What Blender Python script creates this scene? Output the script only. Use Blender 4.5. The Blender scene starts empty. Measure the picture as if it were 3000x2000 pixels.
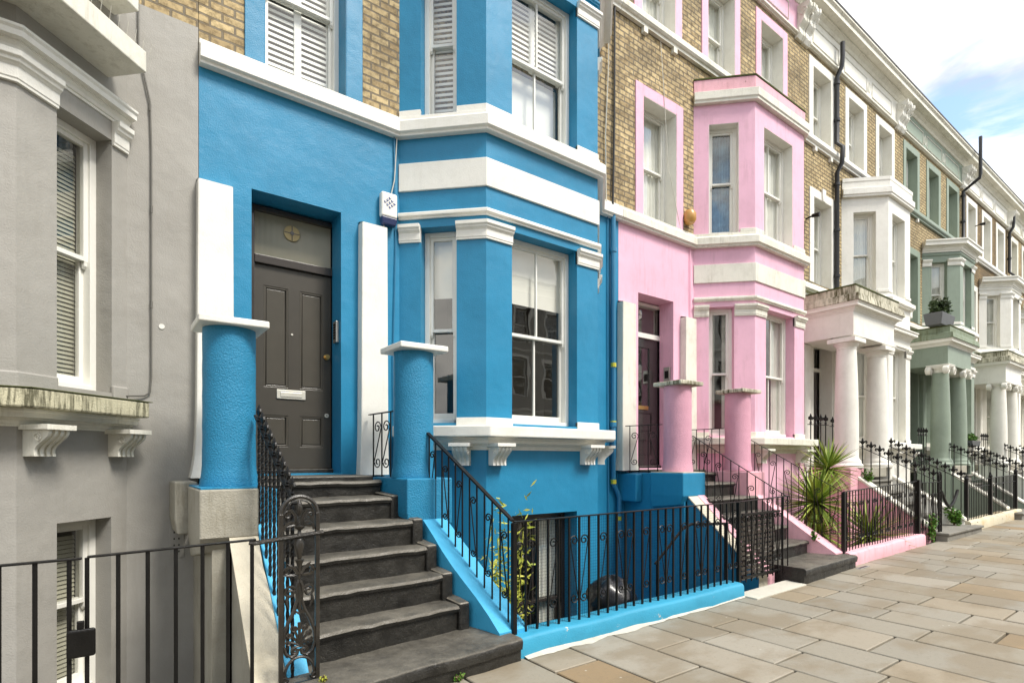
import bpy, math, random
from mathutils import Vector, Matrix
R = math.radians
S = bpy.context.scene
COL = S.collection
rnd = random.Random(7)

# ------------------------------------------------------------------ camera, world, sun, exposure
cd = bpy.data.cameras.new('camera'); cam = bpy.data.objects.new('camera', cd); COL.objects.link(cam)
cam.location = (0, 0, 1.6); cam.rotation_euler = (R(90), 0, R(53.6 - 90))
cd.lens = 19.38; cd.sensor_width = 36; cd.shift_y = 0.115; cd.clip_start = .05; cd.clip_end = 2000
S.camera = cam
SUN_EL, SUN_AZ = 54, 158          # azimuth of the sun, degrees clockwise from +Y (the houses face -Y)
wd = bpy.data.worlds.new('World'); S.world = wd; wd.use_nodes = True
nt = wd.node_tree; N = nt.nodes; L = nt.links; N.clear()
def wn(t, **k):
    n = N.new(t)
    for a, b in k.items(): setattr(n, a, b)
    return n
out = wn('ShaderNodeOutputWorld'); bg = wn('ShaderNodeBackground'); bg.inputs[1].default_value = 0.145
sky = wn('ShaderNodeTexSky', sky_type='NISHITA', sun_disc=False); sky.sun_elevation = R(SUN_EL); sky.sun_rotation = R(SUN_AZ); sky.air_density = 1.5; sky.ozone_density = 2.0
tc = wn('ShaderNodeTexCoord'); mp = wn('ShaderNodeMapping'); mp.inputs['Scale'].default_value = (1.0, 1.0, 2.1); mp.inputs['Location'].default_value = (7.83, 6.2, 8.79)
n1 = wn('ShaderNodeTexNoise'); n1.inputs['Scale'].default_value = 2.8; n1.inputs['Detail'].default_value = 8; n1.inputs['Roughness'].default_value = .60; n1.inputs['Distortion'].default_value = .5
rp = wn('ShaderNodeValToRGB'); rp.color_ramp.elements[0].position = .39; rp.color_ramp.elements[1].position = .53
n2 = wn('ShaderNodeTexNoise'); n2.inputs['Scale'].default_value = 5; n2.inputs['Detail'].default_value = 5
rp2 = wn('ShaderNodeValToRGB'); rp2.color_ramp.elements[0].position = .3; rp2.color_ramp.elements[0].color = (2.7, 2.75, 2.95, 1); rp2.color_ramp.elements[1].position = .55; rp2.color_ramp.elements[1].color = (7.6, 7.3, 6.8, 1)
mx = wn('ShaderNodeMix', data_type='RGBA')
L.new(tc.outputs['Generated'], mp.inputs[0]); L.new(mp.outputs[0], n1.inputs[0]); L.new(mp.outputs[0], n2.inputs[0])
L.new(n1.outputs[0], rp.inputs[0]); L.new(n2.outputs[0], rp2.inputs[0])
L.new(rp.outputs[0], mx.inputs[0]); L.new(sky.outputs[0], mx.inputs[6]); L.new(rp2.outputs[0], mx.inputs[7])
L.new(mx.outputs[2], bg.inputs[0]); L.new(bg.outputs[0], out.inputs[0])
sl = bpy.data.lights.new('sun', 'SUN'); sun = bpy.data.objects.new('sun', sl); COL.objects.link(sun)
sl.energy = 2.6; sl.angle = R(16); sl.color = (1, .95, .87)
sd = Vector((math.sin(R(SUN_AZ)) * math.cos(R(SUN_EL)), math.cos(R(SUN_AZ)) * math.cos(R(SUN_EL)), math.sin(R(SUN_EL))))
sun.rotation_euler = sd.to_track_quat('Z', 'Y').to_euler(); sun.location = (0, -10, 30)
S.view_settings.view_transform = 'Standard'; S.view_settings.look = 'None'; S.view_settings.exposure = 0.88; S.view_settings.gamma = 1
S.render.engine = 'CYCLES'; S.cycles.max_bounces = 6; S.cycles.diffuse_bounces = 4; S.cycles.glossy_bounces = 3; S.cycles.transparent_max_bounces = 12; S.cycles.caustics_reflective = False

# ------------------------------------------------------------------ materials
MATS = {}
def newmat(name):
    m = bpy.data.materials.new(name); m.use_nodes = True; t = m.node_tree; t.nodes.clear()
    o = t.nodes.new('ShaderNodeOutputMaterial'); p = t.nodes.new('ShaderNodeBsdfPrincipled'); t.links.new(p.outputs[0], o.inputs[0])
    MATS[name] = m
    def nd(ty, **k):
        n = t.nodes.new(ty)
        for a, b in k.items(): setattr(n, a, b)
        return n
    return m, t, p, nd
def c4(c): return (c[0], c[1], c[2], 1)
def noise(t, nd, scale, detail=4, rough=.55, vec=None, stretch=None):
    n = nd('ShaderNodeTexNoise'); n.inputs['Scale'].default_value = scale; n.inputs['Detail'].default_value = detail; n.inputs['Roughness'].default_value = rough
    g = nd('ShaderNodeNewGeometry') if vec is None else None
    src = g.outputs['Position'] if g else vec
    if stretch:
        mm = nd('ShaderNodeMapping'); mm.inputs['Scale'].default_value = stretch; t.links.new(src, mm.inputs[0]); src = mm.outputs[0]
    t.links.new(src, n.inputs['Vector']); return n
def ramp(t, nd, fac, p0, c0, p1, c1):
    r = nd('ShaderNodeValToRGB'); e = r.color_ramp.elements; e[0].position = p0; e[0].color = c4(c0); e[1].position = p1; e[1].color = c4(c1); t.links.new(fac, r.inputs[0]); return r.outputs[0]
def mix(t, nd, fac, a, b):
    m = nd('ShaderNodeMix', data_type='RGBA')
    for i, v in ((0, fac), (6, a), (7, b)):
        if hasattr(v, 'node'): t.links.new(v, m.inputs[i])
        else: m.inputs[i].default_value = v if i == 0 else c4(v)
    return m.outputs[2]
def mth(t, nd, op, a, b=None):
    m = nd('ShaderNodeMath', operation=op)
    for i, v in ((0, a), (1, b)):
        if v is None: continue
        if hasattr(v, 'node'): t.links.new(v, m.inputs[i])
        else: m.inputs[i].default_value = v
    return m.outputs[0]
def bump(t, nd, p, h, strength, dist, prev=None):
    b = nd('ShaderNodeBump'); b.inputs['Strength'].default_value = strength; b.inputs['Distance'].default_value = dist; t.links.new(h, b.inputs['Height'])
    if prev is not None: t.links.new(prev, b.inputs['Normal'])
    t.links.new(b.outputs[0], p.inputs['Normal']); return b.outputs[0]
def paint(name, col, rough=.55, grain=.35, dirt=.0, dirtcol=(.12, .115, .08), streak=0, var=.08, lump=.25, chips=None, gd=.006, gs=85, chipat=.6, sthr=.5, ss=17):
    if name in MATS: return MATS[name]
    m, t, p, nd = newmat(name)
    a = [x * (1 - var) for x in col]; b = [min(.86, x * (1 + var)) for x in col]
    c = ramp(t, nd, noise(t, nd, 1.3, 6, .6).outputs[0], .3, a, .7, b)
    c = mix(t, nd, mth(t, nd, 'MULTIPLY', ramp(t, nd, noise(t, nd, 9, 8, .7).outputs[0], .52, (0, 0, 0), .72, (1, 1, 1)), .18), c, [x * .72 for x in col])
    if dirt > 0:
        f = ramp(t, nd, noise(t, nd, 2.4, 9, .72).outputs[0], .50, (0, 0, 0), .74, (1, 1, 1))
        c = mix(t, nd, mth(t, nd, 'MULTIPLY', f, dirt), c, dirtcol)
    if streak > 0:
        f = ramp(t, nd, noise(t, nd, ss, 6, .7, stretch=(1, 1, .11)).outputs[0], sthr, (0, 0, 0), sthr + .14, (1, 1, 1))
        f2 = ramp(t, nd, noise(t, nd, 2.2, 4, .6).outputs[0], sthr - .10, (0, 0, 0), sthr + .08, (1, 1, 1))
        c = mix(t, nd, mth(t, nd, 'MULTIPLY', mth(t, nd, 'MULTIPLY', f, f2), streak), c, dirtcol)
    if chips:
        f = ramp(t, nd, noise(t, nd, 5, 9, .75).outputs[0], chipat, (0, 0, 0), chipat + .02, (1, 1, 1))
        c = mix(t, nd, f, c, chips)
    t.links.new(c, p.inputs['Base Color']); p.inputs['Roughness'].default_value = rough
    p.inputs['Specular IOR Level'].default_value = .35
    n0 = bump(t, nd, p, noise(t, nd, 2.2, 3, .5).outputs[0], lump, .03)
    bump(t, nd, p, noise(t, nd, gs, 4, .6).outputs[0], grain, gd, n0)
    return m
def plain(name, col, rough=.5, metal=0, spec=.5, grain=0, gs=200, var=0.06, coat=0):
    if name in MATS: return MATS[name]
    m, t, p, nd = newmat(name)
    c = ramp(t, nd, noise(t, nd, 7, 5).outputs[0], .3, [x * (1 - var) for x in col], .7, [x * (1 + var) for x in col])
    t.links.new(c, p.inputs['Base Color']); p.inputs['Roughness'].default_value = rough; p.inputs['Metallic'].default_value = metal; p.inputs['Specular IOR Level'].default_value = spec
    p.inputs['Coat Weight'].default_value = coat
    if grain: bump(t, nd, p, noise(t, nd, gs, 3).outputs[0], grain, .003)
    return m
def brick(name, c1, c2, mort, soot):
    m, t, p, nd = newmat(name)
    g = nd('ShaderNodeNewGeometry'); sx = nd('ShaderNodeSeparateXYZ'); cb = nd('ShaderNodeCombineXYZ'); t.links.new(g.outputs['Position'], sx.inputs[0])
    w = noise(t, nd, 3.5, 4, .6, g.outputs['Position'])
    ww = mth(t, nd, 'MULTIPLY', mth(t, nd, 'SUBTRACT', w.outputs[0], .5), .022)
    t.links.new(mth(t, nd, 'ADD', mth(t, nd, 'ADD', sx.outputs[0], sx.outputs[1]), ww), cb.inputs[0]); t.links.new(mth(t, nd, 'ADD', sx.outputs[2], ww), cb.inputs[1])
    def bt(mo, sm):
        b = nd('ShaderNodeTexBrick'); b.inputs['Scale'].default_value = 1; b.inputs['Brick Width'].default_value = .2; b.inputs['Row Height'].default_value = .078; b.inputs['Mortar Size'].default_value = mo; b.inputs['Mortar Smooth'].default_value = sm
        t.links.new(cb.outputs[0], b.inputs['Vector']); return b
    b = bt(.011, .2); b.inputs['Color1'].default_value = c4(c1); b.inputs['Color2'].default_value = c4(c2); b.inputs['Mortar'].default_value = c4(mort); b.inputs['Bias'].default_value = -.2
    f = ramp(t, nd, noise(t, nd, 1.1, 8, .65).outputs[0], .40, (0, 0, 0), .68, (1, 1, 1))
    f3 = ramp(t, nd, noise(t, nd, 15, 5, .7).outputs[0], .44, (0, 0, 0), .64, (1, 1, 1))
    c = mix(t, nd, mth(t, nd, 'MULTIPLY', f3, .75), b.outputs[0], [x * .42 for x in c2])
    c = mix(t, nd, mth(t, nd, 'MULTIPLY', f, soot), c, (.07, .06, .045))
    t.links.new(c, p.inputs['Base Color']); p.inputs['Roughness'].default_value = .85; p.inputs['Specular IOR Level'].default_value = .2
    inv = mth(t, nd, 'SUBTRACT', 1, b.outputs['Fac'])
    n0 = bump(t, nd, p, inv, 1.0, .02)
    bump(t, nd, p, noise(t, nd, 60, 5, .7).outputs[0], .5, .008, n0)
    return m
M = {}
M['blue'] = paint('blue_render', (.020, .215, .385), .42, .5, .3, (.014, .17, .31), var=.10, lump=.6, streak=.22)
M['blue_rough'] = paint('blue_roughcast', (.019, .215, .385), .45, 1.0, .2, (.014, .17, .31), lump=.6, gd=.010, gs=80)
M['blue_coping'] = paint('blue_coping_paint', (.05, .36, .60), .5, .4, .25, (.02, .2, .36))
M['blue_wall'] = paint('blue_dwarf_wall_paint', (.035, .28, .44), .5, .5, .35, (.02, .15, .22), chips=(.42, .43, .38), chipat=.635)
M['pink'] = paint('pink_render', (.775, .455, .575), .6, .4, .3, (.52, .29, .35), var=.05, streak=.35)
M['pink_rough'] = paint('pink_roughcast', (.66, .345, .44), .6, 1.0, .15, (.45, .22, .27), lump=.6, gd=.010, gs=80)
M['pink_deep'] = paint('pink_coping_paint', (.76, .42, .48), .6, .5, .4, (.42, .2, .2), streak=.4, chips=(.34, .18, .17), chipat=.68)
M['grey'] = paint('grey_render', (.335, .322, .292), .6, .45, .3, (.25, .235, .2), var=.06, lump=.7, streak=.2)
M['white'] = paint('white_masonry_paint', (.78, .765, .70), .5, .35, .3, (.50, .47, .38), var=.03, streak=.15, lump=.4)
M['white_dirty'] = paint('weathered_white_paint', (.74, .72, .63), .6, .5, .45, (.34, .31, .22), streak=.35, var=.05)
M['white_mossy'] = paint('mossy_white_paint', (.60, .57, .45), .75, .9, .9, (.09, .08, .035), streak=1.0, var=.12, sthr=.44)
M['sill_mossy'] = paint('mossy_sill', (.50, .47, .33), .8, 1.0, .85, (.05, .048, .022), streak=.85, var=.2, sthr=.45, ss=34)
M['moss'] = paint('moss', (.07, .08, .02), .9, 1.0, .5, (.02, .02, .01), var=.3)
M['cream'] = paint('cream_coping', (.60, .55, .43), .75, 1.0, .5, (.38, .32, .2), var=.1, lump=.6)
M['concrete'] = paint('bare_concrete', (.36, .34, .28), .8, 1.0, .5, (.18, .16, .11), streak=.5, var=.12, lump=.6)
M['green'] = paint('sage_green_render', (.25, .305, .245), .55, .4, .3, (.16, .20, .15), var=.05, streak=.3)
M['green_mossy'] = paint('mossy_green_render', (.23, .28, .20), .7, .7, .6, (.1, .1, .03), streak=.8)
M['yellow_wall'] = paint('peeling_yellow_wall', (.58, .53, .40), .8, 1.0, 1.0, (.50, .30, .05), chips=(.16, .12, .07), lump=.6)
M['gloss'] = plain('white_gloss_joinery', (.78, .77, .71), .3, spec=.5, var=.03)
M['frame_dark'] = plain('dark_brown_gloss', (.035, .028, .024), .25, spec=.6, coat=.4)
M['door'] = plain('olive_black_door_paint', (.056, .050, .040), .38, spec=.4, coat=.12)
M['panel'] = plain('door_panel_paint', (.066, .059, .046), .34, spec=.4, coat=.12)
M['door2'] = plain('maroon_black_door_paint', (.026, .021, .021), .26, spec=.6, coat=.4)
M['brass'] = plain('brass', (.62, .42, .16), .3, metal=1)
M['steel'] = plain('steel', (.55, .54, .5), .35, metal=1)
M['plate'] = plain('letter_plate_metal', (.62, .60, .52), .4, metal=.3)
M['iron'] = plain('black_iron_paint', (.007, .0065, .006), .38, spec=.25, grain=.5, gs=90, var=.4)
M['cast'] = plain('worn_cast_iron', (.022, .019, .015), .34, spec=.5, grain=.8, gs=120, var=.5)
M['pipe'] = plain('black_pipe_paint', (.016, .016, .018), .4, spec=.5, grain=.2, gs=50)
M['bluepipe'] = plain('blue_pipe_paint', (.03, .19, .34), .4)
M['cable'] = plain('cable_black', (.015, .015, .015), .5)
M['cable_white'] = plain('cable_pale', (.55, .53, .46), .6)
M['cable_grey'] = plain('cable_grey', (.12, .115, .1), .6)
M['blind'] = plain('roller_blind_cloth', (.86, .85, .78), .8, var=.01)
M['curtain'] = plain('net_curtain_cloth', (.80, .80, .74), .9, var=.06)
M['slat'] = plain('shutter_slat_paint', (.86, .86, .82), .5, var=.01)
M['slatdark'] = plain('venetian_slat_paint', (.40, .39, .31), .5, var=.04)
M['bluecurtain'] = plain('patterned_blue_curtain', (.10, .2, .28), .8, var=.5)
M['room'] = plain('room_shade', (.10, .09, .075), .9)
M['yellow'] = plain('yellow_tape', (.55, .50, .04), .5)
M['orange'] = plain('orange_dome_plastic', (.50, .27, .07), .35)
M['lens'] = plain('dark_blue_plastic', (.02, .03, .09), .3)
M['mark'] = plain('blue_marking', (.05, .1, .35), .5)
M['slate'] = plain('slate_roof', (.07, .07, .075), .7, grain=.5, gs=12)
M['soil'] = plain('soil', (.03, .022, .015), .95, grain=1, gs=30)
M['planter'] = plain('grey_planter', (.10, .105, .11), .6)
M['bag'] = plain('black_plastic', (.01, .01, .012), .28, spec=.6)
M['step'] = None
def leafmat(name, a, b, rough=.5):
    m, t, p, nd = newmat(name); g = nd('ShaderNodeNewGeometry'); c = ramp(t, nd, g.outputs['Random Per Island'], .1, a, .9, b)
    t.links.new(c, p.inputs['Base Color']); p.inputs['Roughness'].default_value = rough; p.inputs['Specular IOR Level'].default_value = .3; return m
M['yucca'] = leafmat('spiky_leaf', (.10, .17, .02), (.42, .50, .10)); M['yucca_dry'] = leafmat('spiky_leaf_dry', (.25, .15, .05), (.40, .30, .12))
M['leaf'] = leafmat('weed_leaf', (.04, .12, .015), (.12, .25, .03)); M['leafdark'] = leafmat('shrub_leaf', (.018, .035, .012), (.07, .11, .04))
M['bamboo'] = leafmat('bamboo_leaf', (.30, .36, .04), (.60, .58, .10)); M['stem'] = plain('plant_stem', (.14, .10, .05), .8); M['lav'] = leafmat('lavender', (.10, .09, .14), (.2, .18, .26))
# glass
m, t, p, nd = newmat('window_glass'); t.nodes.remove(p)
tr = nd('ShaderNodeBsdfTransparent'); tr.inputs[0].default_value = (.97, .975, .96, 1); gl = nd('ShaderNodeBsdfGlossy'); gl.inputs['Roughness'].default_value = .01; gl.inputs[0].default_value = (.95, .95, .93, 1)
mxs = nd('ShaderNodeMixShader'); b = nd('ShaderNodeBump'); b.inputs['Strength'].default_value = .12; b.inputs['Distance'].default_value = .02
nn = noise(t, nd, 1.7, 2); t.links.new(nn.outputs[0], b.inputs['Height']); t.links.new(b.outputs[0], gl.inputs['Normal'])
gg = nd('ShaderNodeNewGeometry'); vm = nd('ShaderNodeVectorMath', operation='DOT_PRODUCT'); t.links.new(gg.outputs['Normal'], vm.inputs[0]); t.links.new(gg.outputs['Incoming'], vm.inputs[1]); cs = mth(t, nd, 'SUBTRACT', 1, mth(t, nd, 'ABSOLUTE', vm.outputs['Value'])); ff = mth(t, nd, 'ADD', mth(t, nd, 'MULTIPLY', mth(t, nd, 'POWER', cs, 4), .8), .13)
t.links.new(ff, mxs.inputs[0]); t.links.new(tr.outputs[0], mxs.inputs[1]); t.links.new(gl.outputs[0], mxs.inputs[2]); t.links.new(mxs.outputs[0], t.nodes['Material Output'].inputs[0]); M['glass'] = m
# reeded fanlight glass
m, t, p, nd = newmat('reeded_glass'); p.inputs['Base Color'].default_value = (.30, .28, .20, 1); p.inputs['Roughness'].default_value = .22; p.inputs['Specular IOR Level'].default_value = .9
wv = nd('ShaderNodeTexWave', bands_direction='X'); wv.inputs['Scale'].default_value = 28; g = nd('ShaderNodeNewGeometry'); t.links.new(g.outputs['Position'], wv.inputs[0]); bump(t, nd, p, wv.outputs[0], .6, .006); M['reeded'] = m
M['brick'] = brick('yellow_stock_brick', (.68, .53, .29), (.40, .29, .15), (.24, .205, .15), .6)
M['brick_pale'] = brick('pale_yellow_brick', (.60, .475, .26), (.46, .345, .18), (.15, .125, .09), .45)
M['brick_dark'] = brick('sooty_yellow_brick', (.36, .25, .12), (.25, .17, .09), (.12, .10, .07), .75)
# worn black painted steps
m, t, p, nd = newmat('worn_black_steps')
c = ramp(t, nd, noise(t, nd, 3, 8, .7).outputs[0], .35, (.005, .0048, .0042), .7, (.030, .028, .023))
sp = ramp(t, nd, noise(t, nd, 70, 6, .8).outputs[0], .62, (0, 0, 0), .70, (1, 1, 1)); c = mix(t, nd, mth(t, nd, 'MULTIPLY', sp, .35), c, (.3, .27, .2))
gm = nd('ShaderNodeNewGeometry'); sg = nd('ShaderNodeSeparateXYZ'); t.links.new(gm.outputs['Normal'], sg.inputs[0]); tp = ramp(t, nd, sg.outputs[2], .35, (0, 0, 0), .9, (1, 1, 1)); wr = ramp(t, nd, noise(t, nd, 4, 7, .7).outputs[0], .3, (.040, .037, .031), .68, (.15, .138, .112)); c = mix(t, nd, mth(t, nd, 'MULTIPLY', tp, .85), c, wr); ed = ramp(t, nd, sg.outputs[2], .3, (0, 0, 0), .55, (1, 1, 1)); e2 = ramp(t, nd, sg.outputs[2], .80, (1, 1, 1), .97, (0, 0, 0)); c = mix(t, nd, mth(t, nd, 'MULTIPLY', mth(t, nd, 'MULTIPLY', ed, e2), .7), c, (.24, .215, .17)); c = mix(t, nd, mth(t, nd, 'MULTIPLY', sp, .35), c, (.33, .3, .24))
t.links.new(c, p.inputs['Base Color']); t.links.new(ramp(t, nd, noise(t, nd, 6, 5).outputs[0], .3, (.3, .3, .3), .7, (.6, .6, .6)), p.inputs['Roughness'])
n0 = bump(t, nd, p, noise(t, nd, 8, 6, .65).outputs[0], .6, .03); bump(t, nd, p, noise(t, nd, 110, 4).outputs[0], .5, .006, n0); M['step'] = m
# flagstones: tone of each stone differs
m, t, p, nd = newmat('sandstone_flags'); g = nd('ShaderNodeNewGeometry')
r = nd('ShaderNodeValToRGB'); t.links.new(g.outputs['Random Per Island'], r.inputs[0]); e = r.color_ramp.elements
e[0].position = 0; e[0].color = (.205, .188, .15, 1); e[1].position = 1; e[1].color = (.25, .178, .10, 1)
for ps, cc in ((.25, (.265, .245, .20)), (.5, (.235, .21, .16)), (.7, (.30, .275, .225)), (.86, (.25, .20, .13))): x = e.new(ps); x.color = c4(cc)
c = r.outputs[0]
f = ramp(t, nd, noise(t, nd, 1.1, 5, .6, stretch=(1, 1.7, 1)).outputs[0], .46, (0, 0, 0), .58, (1, 1, 1)); c = mix(t, nd, mth(t, nd, 'MULTIPLY', f, .55), c, (.185, .145, .09))
f = ramp(t, nd, noise(t, nd, 40, 7, .75).outputs[0], .55, (0, 0, 0), .75, (1, 1, 1)); c = mix(t, nd, mth(t, nd, 'MULTIPLY', f, .6), c, (.12, .105, .08))
vo = nd('ShaderNodeTexVoronoi'); vo.inputs['Scale'].default_value = 7; t.links.new(g.outputs['Position'], vo.inputs[0]); sp = ramp(t, nd, vo.outputs['Distance'], .045, (1, 1, 1), .07, (0, 0, 0))
sp = mth(t, nd, 'MULTIPLY', sp, ramp(t, nd, noise(t, nd, 1.9, 2).outputs[0], .50, (0, 0, 0), .56, (1, 1, 1))); c = mix(t, nd, mth(t, nd, 'MULTIPLY', sp, .65), c, (.5, .48, .42))
t.links.new(c, p.inputs['Base Color']); p.inputs['Roughness'].default_value = .62; p.inputs['Specular IOR Level'].default_value = .35
n0 = bump(t, nd, p, noise(t, nd, 3, 5).outputs[0], .35, .02); bump(t, nd, p, noise(t, nd, 60, 6, .7).outputs[0], .4, .004, n0); M['flag'] = m
M['joint'] = plain('joint_dirt', (.035, .03, .022), .95, grain=1, gs=50)
M['asphalt'] = plain('asphalt', (.05, .05, .05), .85, grain=1, gs=120)
M['kerb'] = plain('granite_kerb', (.25, .25, .24), .7, grain=.5, gs=80)
M['yard'] = plain('yard_concrete', (.15, .14, .12), .9, grain=.6, gs=30, var=.3)
M['mortar'] = paint('lime_mortar', (.52, .50, .43), .9, 1.0, .5, (.3, .26, .18), lump=.6)

# ------------------------------------------------------------------ mesh builder
class Fr:      # a wall frame: u along the wall, n inwards, z up
    def __init__(s, A, B=None):
        if B is None: B = (A[0] + 1, A[1])
        d = Vector((B[0] - A[0], B[1] - A[1])); s.len = d.length; d.normalize(); s.A = Vector(A); s.d = d; s.n = Vector((-d.y, d.x))
    def __call__(s, u, n, z): v = s.A + s.d * u + s.n * n; return (v.x, v.y, z)
ID = lambda u, n, z: (u, n, z)
class MB:
    def __init__(s): s.v = []; s.f = []; s.mi = []; s.m = 0; s.F = ID
    def face(s, pts, raw=False):
        k = len(s.v); s.v += [tuple(q) if raw else s.F(*q) for q in pts]; s.f.append(tuple(range(k, k + len(pts)))); s.mi.append(s.m)
    def mesh(s, vs, fs, raw=False):
        k = len(s.v); s.v += [tuple(q) if raw else s.F(*q) for q in vs]
        for f in fs: s.f.append(tuple(k + i for i in f)); s.mi.append(s.m)
    def box(s, u0, u1, n0, n1, z0, z1):
        s.mesh([(u, n, z) for z in (z0, z1) for n in (n0, n1) for u in (u0, u1)], [(0, 2, 3, 1), (4, 5, 7, 6), (0, 1, 5, 4), (2, 6, 7, 3), (0, 4, 6, 2), (1, 3, 7, 5)])
    def hexa(s, p): s.mesh(p, [(3, 2, 1, 0), (4, 5, 6, 7), (0, 1, 5, 4), (1, 2, 6, 5), (2, 3, 7, 6), (3, 0, 4, 7)])   # bottom 4, top 4
    def prism(s, poly, z0, z1):
        n = len(poly); s.mesh([(x, y, z0) for x, y in poly] + [(x, y, z1) for x, y in poly], [tuple(range(n))[::-1], tuple(range(n, 2 * n))] + [(i, (i + 1) % n, n + (i + 1) % n, n + i) for i in range(n)])
    def ext(s, prof, u0, u1):          # profile in (n, z) carried along u
        n = len(prof); s.mesh([(u0, a, b) for a, b in prof] + [(u1, a, b) for a, b in prof], [tuple(range(n)), tuple(range(n, 2 * n))[::-1]] + [(i, n + i, n + (i + 1) % n, (i + 1) % n) for i in range(n)])
    def sweep(s, path, prof):           # profile (out, z) along an open XY polyline, mitred; out is towards the street side
        P = [Vector(q) for q in path]; n = len(prof); rows = []
        for i, q in enumerate(P):
            ds = []
            if i > 0: ds.append((P[i] - P[i - 1]).normalized())
            if i < len(P) - 1: ds.append((P[i + 1] - P[i]).normalized())
            ns = [Vector((d.y, -d.x)) for d in ds]; m = ns[0] if len(ns) == 1 else (ns[0] + ns[1]) / (1 + ns[0].dot(ns[1]))
            rows.append([(q.x + m.x * o, q.y + m.y * o, z) for o, z in prof])
        vs = [v for r in rows for v in r]; fs = []
        for i in range(len(P) - 1):
            for j in range(n): k = (j + 1) % n; fs.append((i * n + j, (i + 1) * n + j, (i + 1) * n + k, i * n + k))
        fs.append(tuple(range(n))); fs.append(tuple(range((len(P) - 1) * n, len(P) * n))[::-1]); s.mesh(vs, fs)
    def tube(s, pts, r, n=6, close=False):
        P = [Vector(s.F(*q)) for q in pts]; rr = r if isinstance(r, (list, tuple)) else [r] * len(P); vs = []; fs = []; prev = None
        for i, q in enumerate(P):
            a = P[i - 1] if i > 0 else (P[-1] if close else P[0]); b = P[i + 1] if i < len(P) - 1 else (P[0] if close else P[-1]); d = (b - a).normalized()
            if prev is None: prev = d.orthogonal().normalized() if abs(d.z) < .99 else Vector((1, 0, 0))
            x = (prev - d * prev.dot(d)).normalized(); y = d.cross(x); prev = x
            for k in range(n): a_ = 2 * math.pi * (k + .5) / n; vs.append(q + (x * math.cos(a_) + y * math.sin(a_)) * rr[i])
        m = len(P)
        for i in range(m if close else m - 1):
            for k in range(n): j = (i + 1) % m; fs.append((i * n + k, i * n + (k + 1) % n, j * n + (k + 1) % n, j * n + k))
        if not close: fs.append(tuple(range(n))[::-1]); fs.append(tuple(range((m - 1) * n, m * n)))
        s.mesh(vs, fs, True)
    def lathe(s, c, prof, n=24):        # profile (r, z)
        vs = []; fs = []; k = len(prof)
        for r_, z in prof:
            for i in range(n): a = 2 * math.pi * i / n; vs.append((c[0] + r_ * math.cos(a), c[1] + r_ * math.sin(a), z))
        for j in range(k - 1):
            for i in range(n): i2 = (i + 1) % n; fs.append((j * n + i, j * n + i2, (j + 1) * n + i2, (j + 1) * n + i))
        fs.append(tuple(range(n))[::-1]); fs.append(tuple(range((k - 1) * n, k * n))); s.mesh(vs, fs)
    def disc(s, u, n0, n1, z, r, k=16):   # a short cylinder whose axis is n
        vs = [(u + r * math.cos(2 * math.pi * i / k), nn, z + r * math.sin(2 * math.pi * i / k)) for nn in (n0, n1) for i in range(k)]
        s.mesh(vs, [tuple(range(k)), tuple(range(k, 2 * k))[::-1]] + [(i, k + i, k + (i + 1) % k, (i + 1) % k) for i in range(k)])
    def build(s, name, mats, parent=None, smooth=False, bevel=0, seg=2, recalc=True):
        me = bpy.data.meshes.new(name); org = Vector((0, 0, 0)); q = parent
        while q is not None:
            org += q.location; q = q.parent
        me.from_pydata([Vector(v) - org for v in s.v], [], s.f)
        if not isinstance(mats, (list, tuple)): mats = [mats]
        for m in mats: me.materials.append(M[m] if isinstance(m, str) else m)
        for i, pg in enumerate(me.polygons): pg.material_index = min(s.mi[i], len(mats) - 1)
        if recalc:
            import bmesh
            bm = bmesh.new(); bm.from_mesh(me); bmesh.ops.remove_doubles(bm, verts=bm.verts, dist=1e-5); bmesh.ops.recalc_face_normals(bm, faces=bm.faces); bm.to_mesh(me); bm.free()
        if smooth:
            for pg in me.polygons: pg.use_smooth = True
        o = bpy.data.objects.new(name, me); COL.objects.link(o)
        if parent is not None: o.parent = parent
        if bevel:
            b = o.modifiers.new('bevel', 'BEVEL'); b.width = bevel; b.segments = seg; b.limit_method = 'ANGLE'; b.angle_limit = R(40)
        if smooth:
            try:
                me.set_sharp_from_angle(angle=R(38))
            except Exception: pass
        return o
def thing(name, label, cat, loc=(0, 0, 0), group=None):
    o = bpy.data.objects.new(name, None); COL.objects.link(o); o.location = loc; o.empty_display_size = .2
    o['label'] = label; o['category'] = cat
    if group: o['group'] = group
    return o
def tag(o, label, cat, group=None):
    o['label'] = label; o['category'] = cat
    if group: o['group'] = group
    return o
def struct(o): o['kind'] = 'structure'; return o
def gz(x): return .06 + .0115 * max(0., x - 5)      # the pavement climbs gently along the terrace

YW, YB = 5.55, 4.87

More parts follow.
